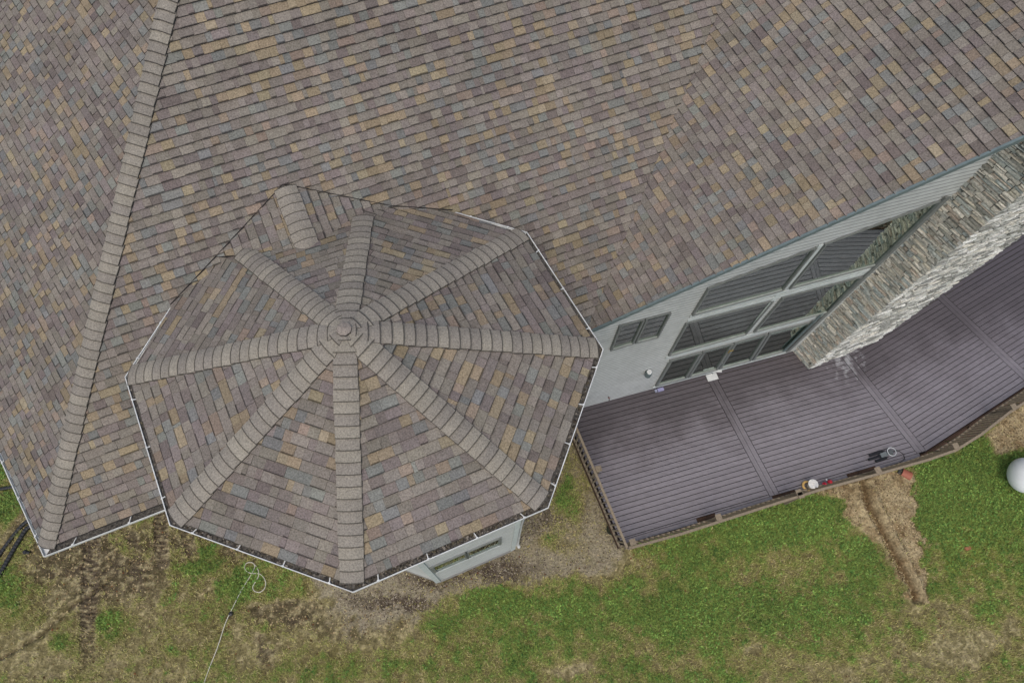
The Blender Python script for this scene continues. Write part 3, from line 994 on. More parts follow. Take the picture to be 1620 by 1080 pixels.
railpx = [(914.4, 682.2), (993, 867.5), (1080, 843.5), (1213, 800.7), (1299, 774), (1382, 751.5), (1470, 726.7), (1513, 711.7), (1553, 686.7), (1598, 651.7), (1625, 634), (1700, 584)]
Z_RT = Z_DK + 0.95
RT = [P(x, y, Z_RT) for x, y in railpx]
RP = [up_(p, Z_DK) for p in RT]
_q0, _q1 = RP[1], RP[6]
_in = nrm(np.array([-(_q1 - _q0)[1], (_q1 - _q0)[0], 0])) * 0.16
RP = [RP[0] ] + [p + _in for p in RP[1:]]                           # the railing leans out over the lawn                                     # plan of the rail
r_l0 = RP[0] + nrm(RP[0] - RP[1]) * 1.6
def line_pts(pa, pb): return P(*pa, Z_DK), P(*pb, Z_DK)
D1 = line_pts((1127.5, 600.9), (1226.7, 785)); D2 = line_pts((1339, 564), (1457.8, 714.4)); D3 = line_pts((1489, 469.8), (1613, 586.5))
SD = azd(32.0)
def half(pts2, a, d, keep):
    """clip 2D polygon by line a + t d keeping the side where keep is"""
    n = np.array([-d[1], d[0]])
    if n @ (np.asarray(keep)[:2] - a[:2]) < 0: n = -n
    out = []
    for i in range(len(pts2)):
        p = np.array(pts2[i]); q = np.array(pts2[(i + 1) % len(pts2)])
        dp = n @ (p - a[:2]); dq = n @ (q - a[:2])
        if dp >= 0: out.append(tuple(p))
        if (dp > 0 > dq) or (dp < 0 < dq):
            out.append(tuple(p + (q - p) * dp / (dp - dq)))
    return out
BW, GAP, THK = 0.1185, 0.0165, 0.028
fr0, fr1 = RP[1], RP[6]; frd = nrm(fr1 - fr0); frn = np.array([-frd[1], frd[0], 0])      # inward
EDGE = 0.15
def lay_boards(o, d, halves, n0, n1, span=(-30, 30), mt=None, z=Z_DK, BW=BW):
    nn = np.array([d[1], -d[0], 0.0]); cnt = 0
    for k in range(n0, n1):
        a = o + nn * (k * (BW + GAP)); b = a + nn * BW
        pg = [tuple((a + d * span[0])[:2]), tuple((a + d * span[1])[:2]), tuple((b + d * span[1])[:2]), tuple((b + d * span[0])[:2])]
        for h in halves:
            pg = half(pg, *h)
            if len(pg) < 3: break
        if len(pg) < 3: continue
        pg = dedupe(pg)
        if len(pg) < 3 or abs(area2(pg)) < 0.01: continue
        dz = random.uniform(-.002, .002)
        top = [np.array([x, y, z + dz]) for x, y in pg]; bot = [p - np.array([0, 0, THK]) for p in top]
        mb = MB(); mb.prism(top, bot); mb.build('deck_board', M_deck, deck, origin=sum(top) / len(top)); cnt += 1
    return cnt
def divider(D, lo, hi):
    d = nrm(D[1] - D[0]); nn = np.array([d[1], -d[0], 0.0])
    for s in (-1, 1):
        a = D[0] + nn * s * (0.005 if s > 0 else 0.005); b = D[0] + nn * s * (0.005 + BW * 1.05)
        pg = [tuple((a - d * 8)[:2]), tuple((a + d * 8)[:2]), tuple((b + d * 8)[:2]), tuple((b - d * 8)[:2])]
        for h in (lo, hi): pg = half(pg, *h)
        top = [np.array([x, y, Z_DK + .001]) for x, y in pg]; bot = [p - np.array([0, 0, THK]) for p in top]
        mb = MB(); mb.prism(top, bot); mb.build('divider_board', M_deck, deck, origin=sum(top) / len(top))
    return d
inA = P(1100, 700, Z_DK); inB = P(1300, 690, Z_DK); inC = P(1500, 600, Z_DK); inD = P(1615, 520, Z_DK)
wallh = (wb0 + WO * 0.01, WD, inA)
fronth = (fr0 + frn * EDGE, frd, inA)
ld = nrm(RP[1] - RP[0]); ln = np.array([-ld[1], ld[0], 0.0])
lefth = (RP[0] + ln * (-0.10 if False else 0.10), ld, inA)
dd = [nrm(D[1] - D[0]) for D in (D1, D2, D3)]
dn = [np.array([d[1], -d[0], 0.0]) for d in dd]                     # to the left/outer side
def dh(i, side):                                                    # half-plane beside divider i, side -1 left of it, +1 right
    D = (D1, D2, D3)[i]; d = dd[i]; n = np.array([-d[1], d[0], 0.0])
    if n[0] < 0: n = -n
    return (D[0] + n * side * (0.005 + BW * 1.05 + GAP), d, D[0] + n * side * 3)
lay_boards(wb0, WD, [wallh, fronth, lefth, dh(0, -1)], -2, 70)
lay_boards(wb0, WD, [(wb0 + WO * .01, WD, inB), (fr0 + frn * EDGE, frd, inB), dh(0, 1), dh(1, -1)], -2, 70)
# section 3 and 4 run parallel to the far half of the front
f3a, f3b = P(1462, 716, Z_DK), P(1620, 613, Z_DK)
f3d = nrm(f3b - f3a); SD = f3d
w3 = k2 + 0 * SD
o3 = P(1457, 714, Z_DK)
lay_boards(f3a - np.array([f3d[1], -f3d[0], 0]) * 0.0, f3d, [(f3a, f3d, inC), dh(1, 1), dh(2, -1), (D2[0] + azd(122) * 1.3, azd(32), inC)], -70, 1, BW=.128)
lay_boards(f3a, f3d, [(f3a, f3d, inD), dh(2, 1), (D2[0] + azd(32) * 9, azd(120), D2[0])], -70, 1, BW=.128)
divider(D1, wallh, fronth)
divider(D2, (P(1339, 556, Z_DK), azd(30), inC), (fr0 + frn * EDGE, frd, inB))
divider(D3, (P(1480, 461, Z_DK), azd(32), inC), (f3a, f3d, inC))
# border along the front: composite lengths with open brown framing between
def strip(a_px, b_px, mt, name, z, w0, w1, th=0.03):
    a = P(*a_px, Z_DK); b = P(*b_px, Z_DK)
    s0 = (a - fr0) @ frd; s1 = (b - fr0) @ frd
    t = [fr0 + frd * s0 + frn * w0, fr0 + frd * s1 + frn * w0, fr0 + frd * s1 + frn * w1, fr0 + frd * s0 + frn * w1]
    t = [up_(p, z) for p in t]
    mb = MB(); mb.prism(t, [p - np.array([0, 0, th]) for p in t]); return mb.build(name, mt, deck, origin=sum(t) / 4)
segs = [((993, 868), (1106, 833)), ((1136, 824), (1226, 797)), ((1262, 785), (1344, 761)), ((1390, 748), (1459, 727))]
for a, b in segs: strip(a, b, M_deck, 'border_board', Z_DK, 0.03, EDGE - 0.012)
for a, b in [((1106, 833), (1136, 824)), ((1226, 797), (1262, 785)), ((1344, 761), (1390, 748))]:
    strip(a, b, M_brown, 'rim_joist', Z_DK - 0.012, 0.02, EDGE - 0.01, th=.2)
mb = MB(); mb.beam(up_(fr0, .3), up_(fr1, .3), [0, 0, 1], .03, .2); mb.build('fascia_board', M_brown, deck, origin=fr0)
mb = MB(); mb.beam(up_(r_l0, .33), up_(fr0, .33), [0, 0, 1], .03, .14); mb.build('fascia_board', M_brown, deck, origin=r_l0)
mb = MB(); f3n = np.array([f3d[1], -f3d[0], 0])
mb.beam(up_(f3a, .2) + f3n * .03, up_(f3a + f3d * 6, .2) + f3n * .03, [0, 0, 1], .04, .38); mb.build('fascia_board', M_brown, deck, origin=f3a)
# lower brown step boards between the deck and the curved rail
path = [P(x, y, 0.30) for x, y in [(1458, 722), (1507, 712), (1545, 693), (1590, 657), (1625, 632), (1700, 582)]]
for k in range(5):
    mb = MB(); w = 0.085; off = 0.02 + k * 0.098
    for i in range(len(path) - 1):
        a, b = path[i], path[i + 1]; d = nrm(b - a); n_ = np.array([-d[1], d[0], 0])
        if off < 0.3 or i > 0: mb.beam(a + n_ * off, b + n_ * off, [0, 0, 1], w, .03)
    mb.build('step_board', M_brown, deck, origin=path[1])
# one near-black sheet in place of joists, painting the shade in the gaps
fp = [r_l0, RP[1], RP[5] , f3a, f3b + f3d * 3, k2 + azd(32) * 9, k2, wb0 + WO * 0.0]
mb = MB(); mb.prism([up_(p, Z_DK - .034) for p in fp], [up_(p, Z_DK - .2) for p in fp]); mb.build('joist_shade_sheet', M_joist_shade, deck, origin=up_(fr0, Z_DK))
# rails
rt_path = [up_(r_l0, Z_RT)] + RT
base_path = [r_l0] + RP
for pth, z, nm, w, h in ((rt_path, Z_RT - .02, 'top_rail', 0.062, 0.035), (base_path, Z_DK + .08, 'bottom_rail', 0.05, 0.035)):
    for i in range(len(pth) - 1):
        mb = MB(); a = up_(pth[i], z); b = up_(pth[i + 1], z)
        mb.beam(a, b, [0, 0, 1], w, h); mb.build(nm, M_rail, deck, origin=(a + b) / 2)
bal0 = None
for i in range(len(base_path) - 1):
    a = base_path[i]; b = base_path[i + 1]; L = np.linalg.norm(b - a); d = nrm(b - a)
    s = 0.08
    while s < L:
        p = up_(a + d * s, Z_DK + .08); q = up_(rt_path[i] + (rt_path[i + 1] - rt_path[i]) * (s / L), Z_RT - .04)
        mb = MB(); mb.beam(p, q, d, 0.036, 0.036)
        mb.build('baluster', M_rail, deck, origin=p)
        s += 0.145
for (x, y) in [(947, 741), (1001, 857), (1137, 817.5), (1264, 778.5), (1267, 783), (1389, 743), (1512, 705), (1604, 643)]:
    p = P(x, y, Z_RT + 0.03)
    d = frd
    mb = MB(); mb.box(up_(p, Z_DK + .46), d * .045, frn * .045, np.array([0, 0, .5])); 
    q = mb.build('post', M_rail, deck, origin=up_(p, Z_DK))
    m2 = MB()
    t = [up_(p, Z_RT + .03) + d * a * .075 + frn * b * .075 for a, b in ((-1, -1), (1, -1), (1, 1), (-1, 1))]
    m2.prism([x_ + [0, 0, .012] for x_ in t], [x_ - np.array([0, 0, .012]) for x_ in t]); m2.build('post_cap', M_rail, q, origin=p)

# ------------------------------------------------------------------ objects on the deck
def simple(mb, name, m, label, cat, origin, **k):
    return tag(mb.build(name, m, None, origin=origin, **k), label, cat)
c = P(1287.5, 765, Z_DK + .30)
j = thing('lidded_jar', 'white round lid on a short jar at the deck rail', 'jar', up_(c, Z_DK))
mb = MB(); mb.lathe(up_(c, Z_DK + .003), [(0, 0), (.07, 0), (.08, .05), (.08, .2), (.07, .25), (0, .25)], 18, col=S(190, 185, 170)); mb.build('body', M_any, j, origin=up_(c, Z_DK), smooth=False)
mb = MB(); mb.lathe(up_(c, Z_DK + .25), [(.13, 0), (.135, .02), (.12, .035), (.03, .045), (.02, .06), (0, .06)], 22, col=(0.88, 0.87, .82)); mb.build('lid', M_any, j, origin=up_(c, Z_DK + .25))
c = P(1277, 768, Z_DK + .05)
mb = MB(); pts = [c + np.array([math.cos(t), math.sin(t), 0]) * 0.11 for t in np.linspace(0, 6.283, 25)]
mb.tube(pts, 0.03, 8, col=S(228, 188, 118), cap=False); simple(mb, 'tan_ring', M_any, 'tan ring lying on the deck beside the white lidded jar', 'ring', c)
c = P(1309, 764, Z_DK + .04)
t_ = thing('toy', 'small red and white toy lying at the deck rail right of the jar', 'toy', c)
mb = MB(); mb.lathe(c + [0.05, .02, .01], [(0, 0), (.06, 0), (.065, .05), (.045, .09), (0, .1)], 12, col=S(190, 45, 60)); mb.lathe(c + [-0.1, -.03, .01], [(0, 0), (.05, 0), (.05, .04), (.03, .07), (0, .08)], 10, col=S(170, 30, 50)); mb.build('body', M_any, t_, origin=c)
for k in range(7):
    m2 = MB(); p = c + np.array([random.uniform(-.17, .02), random.uniform(-.08, .08), .05 + random.uniform(0, .03)])
    m2.lathe(p, [(0, -.02), (.02, -.01), (.022, .01), (0, .022)], 8, col=random.choice([(0.75, .75, .75), S(200, 60, 80)])); m2.build('bead', M_any, t_, origin=p)
c = P(1402, 718, Z_DK)
t_ = thing('tripod_lamp', 'black folded tripod work lamp with white ring rim lying on the deck', 'lamp', c)
a = nrm(np.array([-1.0, -.38, 0])); b = np.array([-a[1], a[0], 0])
mb = MB(); ctr = P(1406, 716.5, Z_DK) + [0, 0, .16]
mb.tube([ctr + np.array([math.cos(t), math.sin(t), 0]) * .115 for t in np.linspace(0, 6.283, 25)], .010, 8, col=(.6, .64, .65), cap=False); mb.build('rim', M_any, t_, origin=ctr)
mb = MB(); mb.lathe(ctr - [0, 0, .13], [(0, 0), (.06, 0), (.085, .04), (.07, .09), (0, .1)], 14, col=S(90, 96, 98)); mb.box(ctr + a * .2 - [0, 0, .1], a * .1, b * .06, np.array([0, 0, .04]), col=S(110, 118, 120)); mb.build('lamp_head', M_any, t_, origin=ctr)
for k, (s0, s1) in enumerate(((.18, .58), (.16, .66), (.16, .5))):
    mb = MB(); p = ctr + b * (k - 1) * .095 - [0, 0, .1]
    mb.tube([p + a * s0, p + a * s1], .032, 6); mb.tube([p + a * s0 * .6, p + a * s0], .012, 6); mb.build('leg', M_black, t_, origin=p)
c = P(1421, 712, Z_DK + .015)
mb = MB(); mb.tube([P(x, y, Z_DK + .014) for x, y in [(1410, 717), (1417, 711), (1424, 714), (1430, 719), (1431, 726), (1424, 731), (1412, 735), (1400, 740)]], .009, 6)
simple(mb, 'power_cord', M_black, 'thin black cord curling from the work lamp to the deck rail', 'cord', c)
c = P(1043, 611, Z_DK + .03)
mb = MB(); mb.box(c + WO * .1 + [0, 0, 0], WD * .09, WO * .045, np.array([0, 0, .028]), col=S(150, 150, 185)); mb.box(c + WO * .1 - WD * .14, WD * .03, WO * .04, np.array([0, 0, .02]), col=S(150, 155, 175))
simple(mb, 'lavender_block', M_any, 'small pale lavender block lying on the deck by the leftmost door', 'block', c)
c = P(1127, 592, Z_DK)
t_ = thing('parasol_stand', 'white metal stand with square base plates in front of the doors', 'stand', c)
mb = MB(); mb.box(c + [0, 0, .02] - WD * .05 + WO * .08, WD * .16, WO * .10, np.array([0, 0, .015])); mb.build('base_plate', M_white, t_, origin=c)
mb = MB(); c2_ = c + WD * .05 - WO * .04 + [0, 0, .30]; mb.box(c2_, nrm(WD + .3 * WO) * .14, nrm(WO - .3 * WD) * .10, np.array([0, 0, .012])); mb.build('upper_plate', M_white, t_, origin=c2_)
mb = MB(); mb.tube([c + [0, 0, .03], c + [0.0, 0, 0.95]], .02, 8); mb.build('pole', M_white, t_, origin=c)

# ------------------------------------------------------------------ noise for terrain
def vnoise(x, y, seed):
    r = np.random.RandomState(seed); T = r.rand(256, 256)
    xi = np.floor(x).astype(int); yi = np.floor(y).astype(int); fx = x - xi; fy = y - yi
    fx = fx * fx * (3 - 2 * fx); fy = fy * fy * (3 - 2 * fy)
    a = T[xi % 256, yi % 256]; b = T[(xi + 1) % 256, yi % 256]; c = T[xi % 256, (yi + 1) % 256]; d = T[(xi + 1) % 256, (yi + 1) % 256]
    return (a * (1 - fx) + b * fx) * (1 - fy) + (c * (1 - fx) + d * fx) * fy
def fbm(x, y, s, seed, o=4, g=0.55):
    v = 0; amp = 1; tot = 0
    for k in range(o):
        v = v + amp * vnoise(x * s * 2 ** k + 13.7 * k, y * s * 2 ** k + 7.1 * k, seed + k); tot += amp; amp *= g
    return v / tot
def sstep(a, b, x):
    t = np.clip((x - a) / (b - a), 0, 1); return t * t * (3 - 2 * t)
def segd(px, py, pts):
    d = np.full(px.shape, 1e9); along = np.zeros(px.shape); L0 = 0
    for (x0, y0), (x1, y1) in zip(pts[:-1], pts[1:]):
        dx, dy = x1 - x0, y1 - y0; l2 = dx * dx + dy * dy
        t = np.clip(((px - x0) * dx + (py - y0) * dy) / l2, 0, 1)
        dd_ = np.hypot(px - x0 - t * dx, py - y0 - t * dy)
        m = dd_ < d; d = np.where(m, dd_, d); along = np.where(m, L0 + t * math.sqrt(l2), along); L0 += math.sqrt(l2)
    return d, along
def polyd(px, py, poly):
    """signed distance, positive inside"""
    d, _ = segd(px, py, poly + [poly[0]])
    ins = np.zeros(px.shape, bool)
    for i in range(len(poly)):
        x1, y1 = poly[i]; x2, y2 = poly[(i + 1) % len(poly)]
        if y1 == y2: continue
        c = ((y1 > py) != (y2 > py)) & (px < (x2 - x1) * (py - y1) / (y2 - y1) + x1)
        ins ^= c
    return np.where(ins, d, -d)

GX0, GX1, GY0, GY1, ST = -16.0, 18.0, -2.4, 8.6, 0.034
def ground_fields(X, Y):
    """yard laid out by image pixel: cover fractions, tint, height; u,v are image pixel coordinates of the flat ground, projected through the camera"""
    W = np.stack([X.ravel(), Y.ravel(), np.zeros(X.size)], -1)
    uv = proj(W); u = uv[:, 0].reshape(X.shape); v = uv[:, 1].reshape(X.shape)
    n1 = fbm(X, Y, 0.55, 1, 5); n2 = fbm(X, Y, 1.6, 20, 4); n3 = fbm(X, Y, 4.5, 40, 3); n4 = fbm(X, Y, 10, 60, 3)
    wu = u + (n2 - .5) * 60 + (n3 - .5) * 30; wv = v + (fbm(X, Y, 1.6, 80, 4) - .5) * 60 + (n4 - .5) * 20
    g = lambda cx, cy, rx, ry: np.exp(-(((wu - cx) / rx) ** 2 + ((wv - cy) / ry) ** 2))
    # greenness
    G = 0.46 + (n1 - .5) * 0.7 + (n2 - .5) * 0.7 + (n3 - .5) * .8 + (n4 - .5) * .5 + .12 * sstep(900, 1000, v) - .22 * sstep(900, 1040, v) * sstep(1000, 1250, u)
    G = G + 0.16 * sstep(640, 900, u) + .10
    for (cx, cy, rx, ry, k) in [(215, 872, 26, 12, .9), (285, 900, 30, 18, .9), (325, 880, 30, 22, 1.0), (398, 930, 28, 22, .7), (460, 935, 40, 16, .9), (100, 1000, 20, 14, .4),
                                (168, 992, 26, 16, .9), (15, 780, 30, 60, .9), (240, 815, 30, 10, .3), (20, 930, 25, 22, .8), (165, 1000, 26, 12, .6), (340, 935, 40, 14, .5), (90, 925, 30, 12, .5), (200, 885, 14, 30, .5),
                                (760, 935, 90, 22, 1.1), (690, 975, 60, 28, .7), (850, 960, 80, 16, .6), (1180, 830, 120, 26, 1.3), (1270, 800, 60, 24, 1.3), (890, 775, 26, 50, .8), (900, 730, 14, 30, .5), (1080, 880, 70, 25, .5),
                                (1520, 760, 90, 70, 1.3), (1570, 790, 70, 70, .9), (1380, 900, 30, 40, .6), (1480, 830, 40, 50, .7), (1100, 960, 120, 50, .45), (1230, 960, 120, 50, .45),
                                (900, 840, 40, 40, .35), (1000, 960, 90, 30, .4), (1040, 1010, 50, 30, .3)]:
        G = G + k * .8 * g(cx, cy, rx, ry)
    for (cx, cy, rx, ry, k) in [(170, 890, 110, 60, .9), (440, 965, 42, 20, 1.2), (120, 960, 60, 40, .5), (40, 1040, 70, 50, .7), (560, 950, 110, 28, 1.2), (600, 985, 60, 22, .7), (740, 905, 110, 16, 1.2),
                                (850, 880, 60, 40, .6), (950, 880, 45, 30, .7), (930, 830, 22, 40, .5), (300, 1030, 120, 50, .25), (520, 1010, 100, 30, .4), (900, 1060, 40, 12, 1.2), (1560, 1010, 50, 30, .6),
                                (1490, 1030, 60, 20, .5), (1185, 1020, 16, 8, 1.), (415, 1025, 14, 18, 1.2), (1350, 1060, 90, 26, .35), (370, 860, 30, 16, .8), (180, 1060, 90, 30, .4)]:
        G = G - k * g(cx, cy, rx, ry)
    G = np.clip(G + (n3 - .5) * .5 + (n4 - .5) * .4, 0, 1.25)
    # bare soil kinds
    brown = np.clip(g(170, 895, 120, 60) * 1.3 + g(445, 965, 46, 22) * 1.4 + g(415, 1025, 13, 16) * 1.5 + g(120, 870, 60, 30) + g(560, 985, 130, 18) * .7 + g(300, 850, 60, 20) + g(60, 800, 40, 60) * .8 + g(895, 790, 34, 50) * .7 + g(370, 870, 60, 22) * .7 + g(365, 955, 24, 20) * .7, 0, 1)
    sandp = [(1286, 778), (1330, 762), (1392, 745), (1440, 742), (1446, 775), (1452, 800), (1447, 822), (1462, 850), (1462, 880), (1470, 935), (1466, 957), (1436, 948), (1418, 905), (1398, 866), (1352, 838), (1336, 812), (1338, 792), (1310, 786)]
    sd = polyd(u + (n3 - .5) * 34 + (n4 - .5) * 22, v + (n4 - .5) * 16, sandp)
    sand = sstep(-3, 5, sd)
    sand2p = [(1558, 690), (1590, 655), (1630, 628), (1760, 560), (1760, 690), (1640, 706), (1575, 720)]
    sd2 = polyd(u + (n3 - .5) * 16, v + (n4 - .5) * 14, sand2p)
    sand = np.maximum(sand, sstep(-3, 4, sd2))
    gravp = [(490, 905), (640, 880), (700, 915), (812, 866), (835, 800), (905, 690), (930, 735), (985, 872), (940, 905), (850, 915), (800, 925), (700, 950), (640, 985), (560, 990), (515, 950)]
    sg = polyd(wu * .6 + u * .4, wv * .6 + v * .4, gravp)
    grav = sstep(-12, 12, sg + (n3 - .5) * 40) * (1 - 0.85 * np.clip(g(900, 790, 26, 60) * 1.2 + g(890, 870, 40, 12), 0, 1))
    mulch = sstep(0, 1, g(735, 903, 95, 20) * 1.5 + g(860, 800, 26, 60) * .8 + g(600, 955, 70, 10) * .8 + g(650, 950, 30, 12))
    G = G * (1 - sand) * (1 - .8 * grav)
    # tracks
    Z = (n1 - .5) * 0.10 + (n3 - .5) * 0.03 + (n4 - .5) * 0.018
    trk = np.zeros(X.shape); trk2 = np.zeros(X.shape)
    for pts, w, k in (([(146, 845), (143, 900), (140, 965), (138, 1030), (140, 1090)], 15, 1.0), ([(252, 800), (255, 850), (256, 890)], 13, .9), ([(292, 820), (296, 850), (306, 880)], 12, .6), ([(210, 850), (214, 930)], 12, .5)):
        d, al = segd(u + (n3 - .5) * 4, v, pts)
        fade = (1 - sstep(970, 1060, v) * .7)
        m = (1 - sstep(w * .75, w, d)) * k * fade
        lug = 0.5 + 0.5 * np.sin(al * 2 * math.pi / 7.5 + np.abs(d) * .22)
        trk2 = np.maximum(trk2, m * (1 - lug)); Z = Z - m * 0.05 + m * lug * 0.05 + (sstep(w * .7, w, d) * (1 - sstep(w, w * 1.5, d))) * .03 * k * fade
        trk = np.maximum(trk, m)
    G = G * (1 - .92 * trk)
    for pts, w, dep in (([(182, 905), (150, 935), (105, 965), (70, 1000), (0, 1042)], 5, .06), ([(1363, 760), (1372, 800), (1400, 850), (1425, 895), (1450, 948)], 8, .16), ([(0, 870), (30, 830), (60, 800)], 7, .05)):
        d, al = segd(u + (n3 - .5) * 8, v, pts)
        m = 1 - sstep(0, w, d)
        Z = Z - m * dep + sstep(w * .8, w * 1.4, d) * (1 - sstep(w * 1.4, w * 2.6, d)) * dep * .6
        G = G * (1 - .9 * (1 - sstep(w * .5, w * 2.2, d)))
        brown = np.maximum(brown, m * .8)
    Z = Z + sand * 0.05 * (n2 + .3) + 0.10 * sand * np.exp(-((u - 1405) / 40) ** 2 - ((v - 790) / 40) ** 2)
    # tint
    C = lambda *rgb: np.array(S(*rgb))
    base = C(122, 114, 80)[None, None, :] * np.ones(X.shape + (1,))
    mixc = lambda a, b_, t: a * (1 - t[..., None]) + b_ * t[..., None]
    base = mixc(base, C(164, 152, 120), np.clip((n3 - .45) * 3, 0, 1) * .8)
    base = mixc(base, C(98, 92, 56), np.clip((n2 - .44) * 3.5, 0, 1) * .8)
    base = mixc(base, C(70, 61, 50), np.clip(brown * (0.75 + .6 * (n3 - .5)), 0, 1))
    base = mixc(base, C(104, 94, 78), trk * .8); base = mixc(base, C(58, 48, 40), trk2 * .6)
    green = mixc(C(114, 112, 68)[None, None, :] * np.ones(X.shape + (1,)), C(146, 142, 90), np.clip((n1 - .4) * 2.5, 0, 1))
    green = mixc(green, C(100, 114, 60), sstep(.75, 1.1, G))
    yel = np.clip(g(1540, 880, 90, 60) + g(1230, 890, 80, 40) * .8 + g(1060, 850, 50, 30) * .5 + (n1 - .5), 0, 1)
    green = mixc(green, C(136, 140, 66), yel * .7)
    base = mixc(base, green, sstep(.20, .85, G) * .9)
    base = mixc(base, C(168, 158, 122), np.clip((n4 - .52) * 5, 0, 1) * sstep(.9, .3, G) * .55)
    gv = mixc(C(156, 148, 126)[None, None, :] * np.ones(X.shape + (1,)), C(116, 108, 94), np.clip((n4 - .4) * 3, 0, 1))
    gv = mixc(gv, C(66, 56, 52), np.clip(mulch, 0, 1))
    base = mixc(base, gv, grav * .85)
    sc_ = mixc(C(160, 146, 114)[None, None, :] * np.ones(X.shape + (1,)), C(126, 106, 76), np.clip((n3 - .4) * 2.5, 0, 1))
    dtr, _ = segd(u + (n3 - .5) * 6, v, [(1363, 765), (1372, 800), (1400, 850), (1425, 895), (1448, 944)])
    sc_ = mixc(sc_, C(92, 72, 48), (1 - sstep(2, 9, dtr)) * .8)
    base = mixc(base, sc_, sand)
    base = base * (0.66 + .70 * n4 + .15 * (n2 - .5))[..., None]
    return G, sand, grav, np.clip(brown + trk, 0, 1), Z, base, mulch, u, v

xs = np.arange(GX0, GX1 + ST / 2, ST); ys = np.arange(GY0, GY1 + ST / 2, ST)
X, Y = np.meshgrid(xs, ys)
G, SAND, GRAV, BROWN, ZG, CG, MUL, UU, VV = ground_fields(X, Y)
ny, nx_ = X.shape
bx = np.minimum(np.minimum(X - GX0, GX1 - X), np.minimum(Y - GY0, GY1 - Y))
ZG = ZG * sstep(0, 0.8, bx)
idx = np.arange(ny * nx_).reshape(ny, nx_)
quads = np.stack([idx[:-1, :-1], idx[:-1, 1:], idx[1:, 1:], idx[1:, :-1]], -1).reshape(-1, 4)
fs = SAND[:-1, :-1].ravel() > .5; fg = (GRAV[:-1, :-1].ravel() > .55) & ~fs; fb = (BROWN[:-1, :-1].ravel() > .62) & ~fs & ~fg
VG = np.stack([X.ravel(), Y.ravel(), ZG.ravel()], -1); CGf = CG.reshape(-1, 3)

def fast_mesh(name, verts, faces, cols_v, mt, k=4, origin=(0, 0, 0), smooth=True):
    """verts (n,3), faces (m,k), per-vertex colour"""
    me = bpy.data.meshes.new(name)
    me.vertices.add(len(verts)); me.vertices.foreach_set('co', (verts - np.array(origin)).astype(np.float32).ravel())
    me.loops.add(faces.size); me.loops.foreach_set('vertex_index', faces.astype(np.int32).ravel())
    me.polygons.add(len(faces))
    me.polygons.foreach_set('loop_start', np.arange(0, faces.size, k, dtype=np.int32))
    me.polygons.foreach_set('loop_total', np.full(len(faces), k, np.int32))
    me.update(calc_edges=True)
    me.validate()
    ca = me.color_attributes.new('tint', 'FLOAT_COLOR', 'POINT')
    arr = np.ones((len(verts), 4), np.float32); arr[:, :3] = cols_v
    ca.data.foreach_set('color', arr.ravel())
    if smooth: me.polygons.foreach_set('use_smooth', np.ones(len(me.polygons), bool))
    me.materials.append(mt)
    o = bpy.data.objects.new(name, me); COL.objects.link(o); o.location = origin
    return o
for nm, msk in (('ground', ~(fs | fg | fb)), ('sandy_soil', fs), ('gravel_bed', fg), ('bare_dirt', fb)):
    f = quads[msk]
    if not len(f): continue
    u_, inv = np.unique(f, return_inverse=True)
    o = fast_mesh(nm, VG[u_], inv.reshape(-1, 4), CGf[u_], M_soil); o['kind'] = 'structure'
# wider lawn to the horizon, a ring around the detailed yard
R_ = 400
ring_v = np.array([[GX0, GY0, 0], [GX1, GY0, 0], [GX1, GY1, 0], [GX0, GY1, 0], [-R_, -R_, 0], [R_, -R_, 0], [R_, R_, 0], [-R_, R_, 0]], float)
ring_f = np.array([[0, 4, 5, 1], [1, 5, 6, 2], [2, 6, 7, 3], [3, 7, 4, 0]])
o = fast_mesh('lawn', ring_v, ring_f, np.tile(np.array(S(84, 88, 48)), (8, 1)), M_soil, smooth=False); o['kind'] = 'structure'

# ------------------------------------------------------------------ grass, weeds, stones, clods
def scatter(n, wfun, rng):
    x = rng.uniform(-14.5, 16.5, n * 3); y = rng.uniform(-1.8, 8.0, n * 3)
    uv = proj(np.stack([x, y, np.zeros_like(x)], -1))
    keep = (uv[:, 0] > -30) & (uv[:, 0] < 1650) & (uv[:, 1] < 1110) & (uv[:, 1] > 600)
    x = x[keep]; y = y[keep]
    ix = np.clip(((x - GX0) / ST).astype(int), 0, nx_ - 1); iy = np.clip(((y - GY0) / ST).astype(int), 0, ny - 1)
    w = wfun(ix, iy)
    k = rng.rand(len(x)) < w
    return x[k], y[k], ix[k], iy[k]
# exclude ground covered by deck and house
dkpoly = [tuple(p[:2]) for p in (r_l0, RP[1], RP[6], RP[10], k2 + azd(32) * 9, wb0)]
MSK = (polyd(X, Y, dkpoly) < 0.0)
def blades(n, rng, hmin, hmax, wd, wfun, colf, name, label, lean_=0.9):
    x, y, ix, iy = scatter(n, wfun, rng)
    m = len(x); z = ZG[iy, ix]
    a = rng.rand(m) * 6.283; h = rng.uniform(hmin, hmax, m); le = rng.uniform(.3, 1.3, m) * lean_
    dx, dy = np.cos(a), np.sin(a)
    w = wd * rng.uniform(.6, 1.3, m)
    b0 = np.stack([x - dy * w, y + dx * w, z - .01], -1); b1 = np.stack([x + dy * w, y - dx * w, z - .01], -1)
    r = h * np.sin(le); t = np.stack([x + dx * r, y + dy * r, z + h * np.cos(le) + .01], -1)
    Vt = np.stack([b0, b1, t], 1).reshape(-1, 3); F = np.arange(3 * m).reshape(-1, 3)
    Cc = np.repeat(colf(ix, iy, rng, m), 3, axis=0)
    o = fast_mesh(name, Vt, F, Cc, M_leaf, k=3, smooth=False)
    tag(o, label, 'grass', kind='stuff'); return o
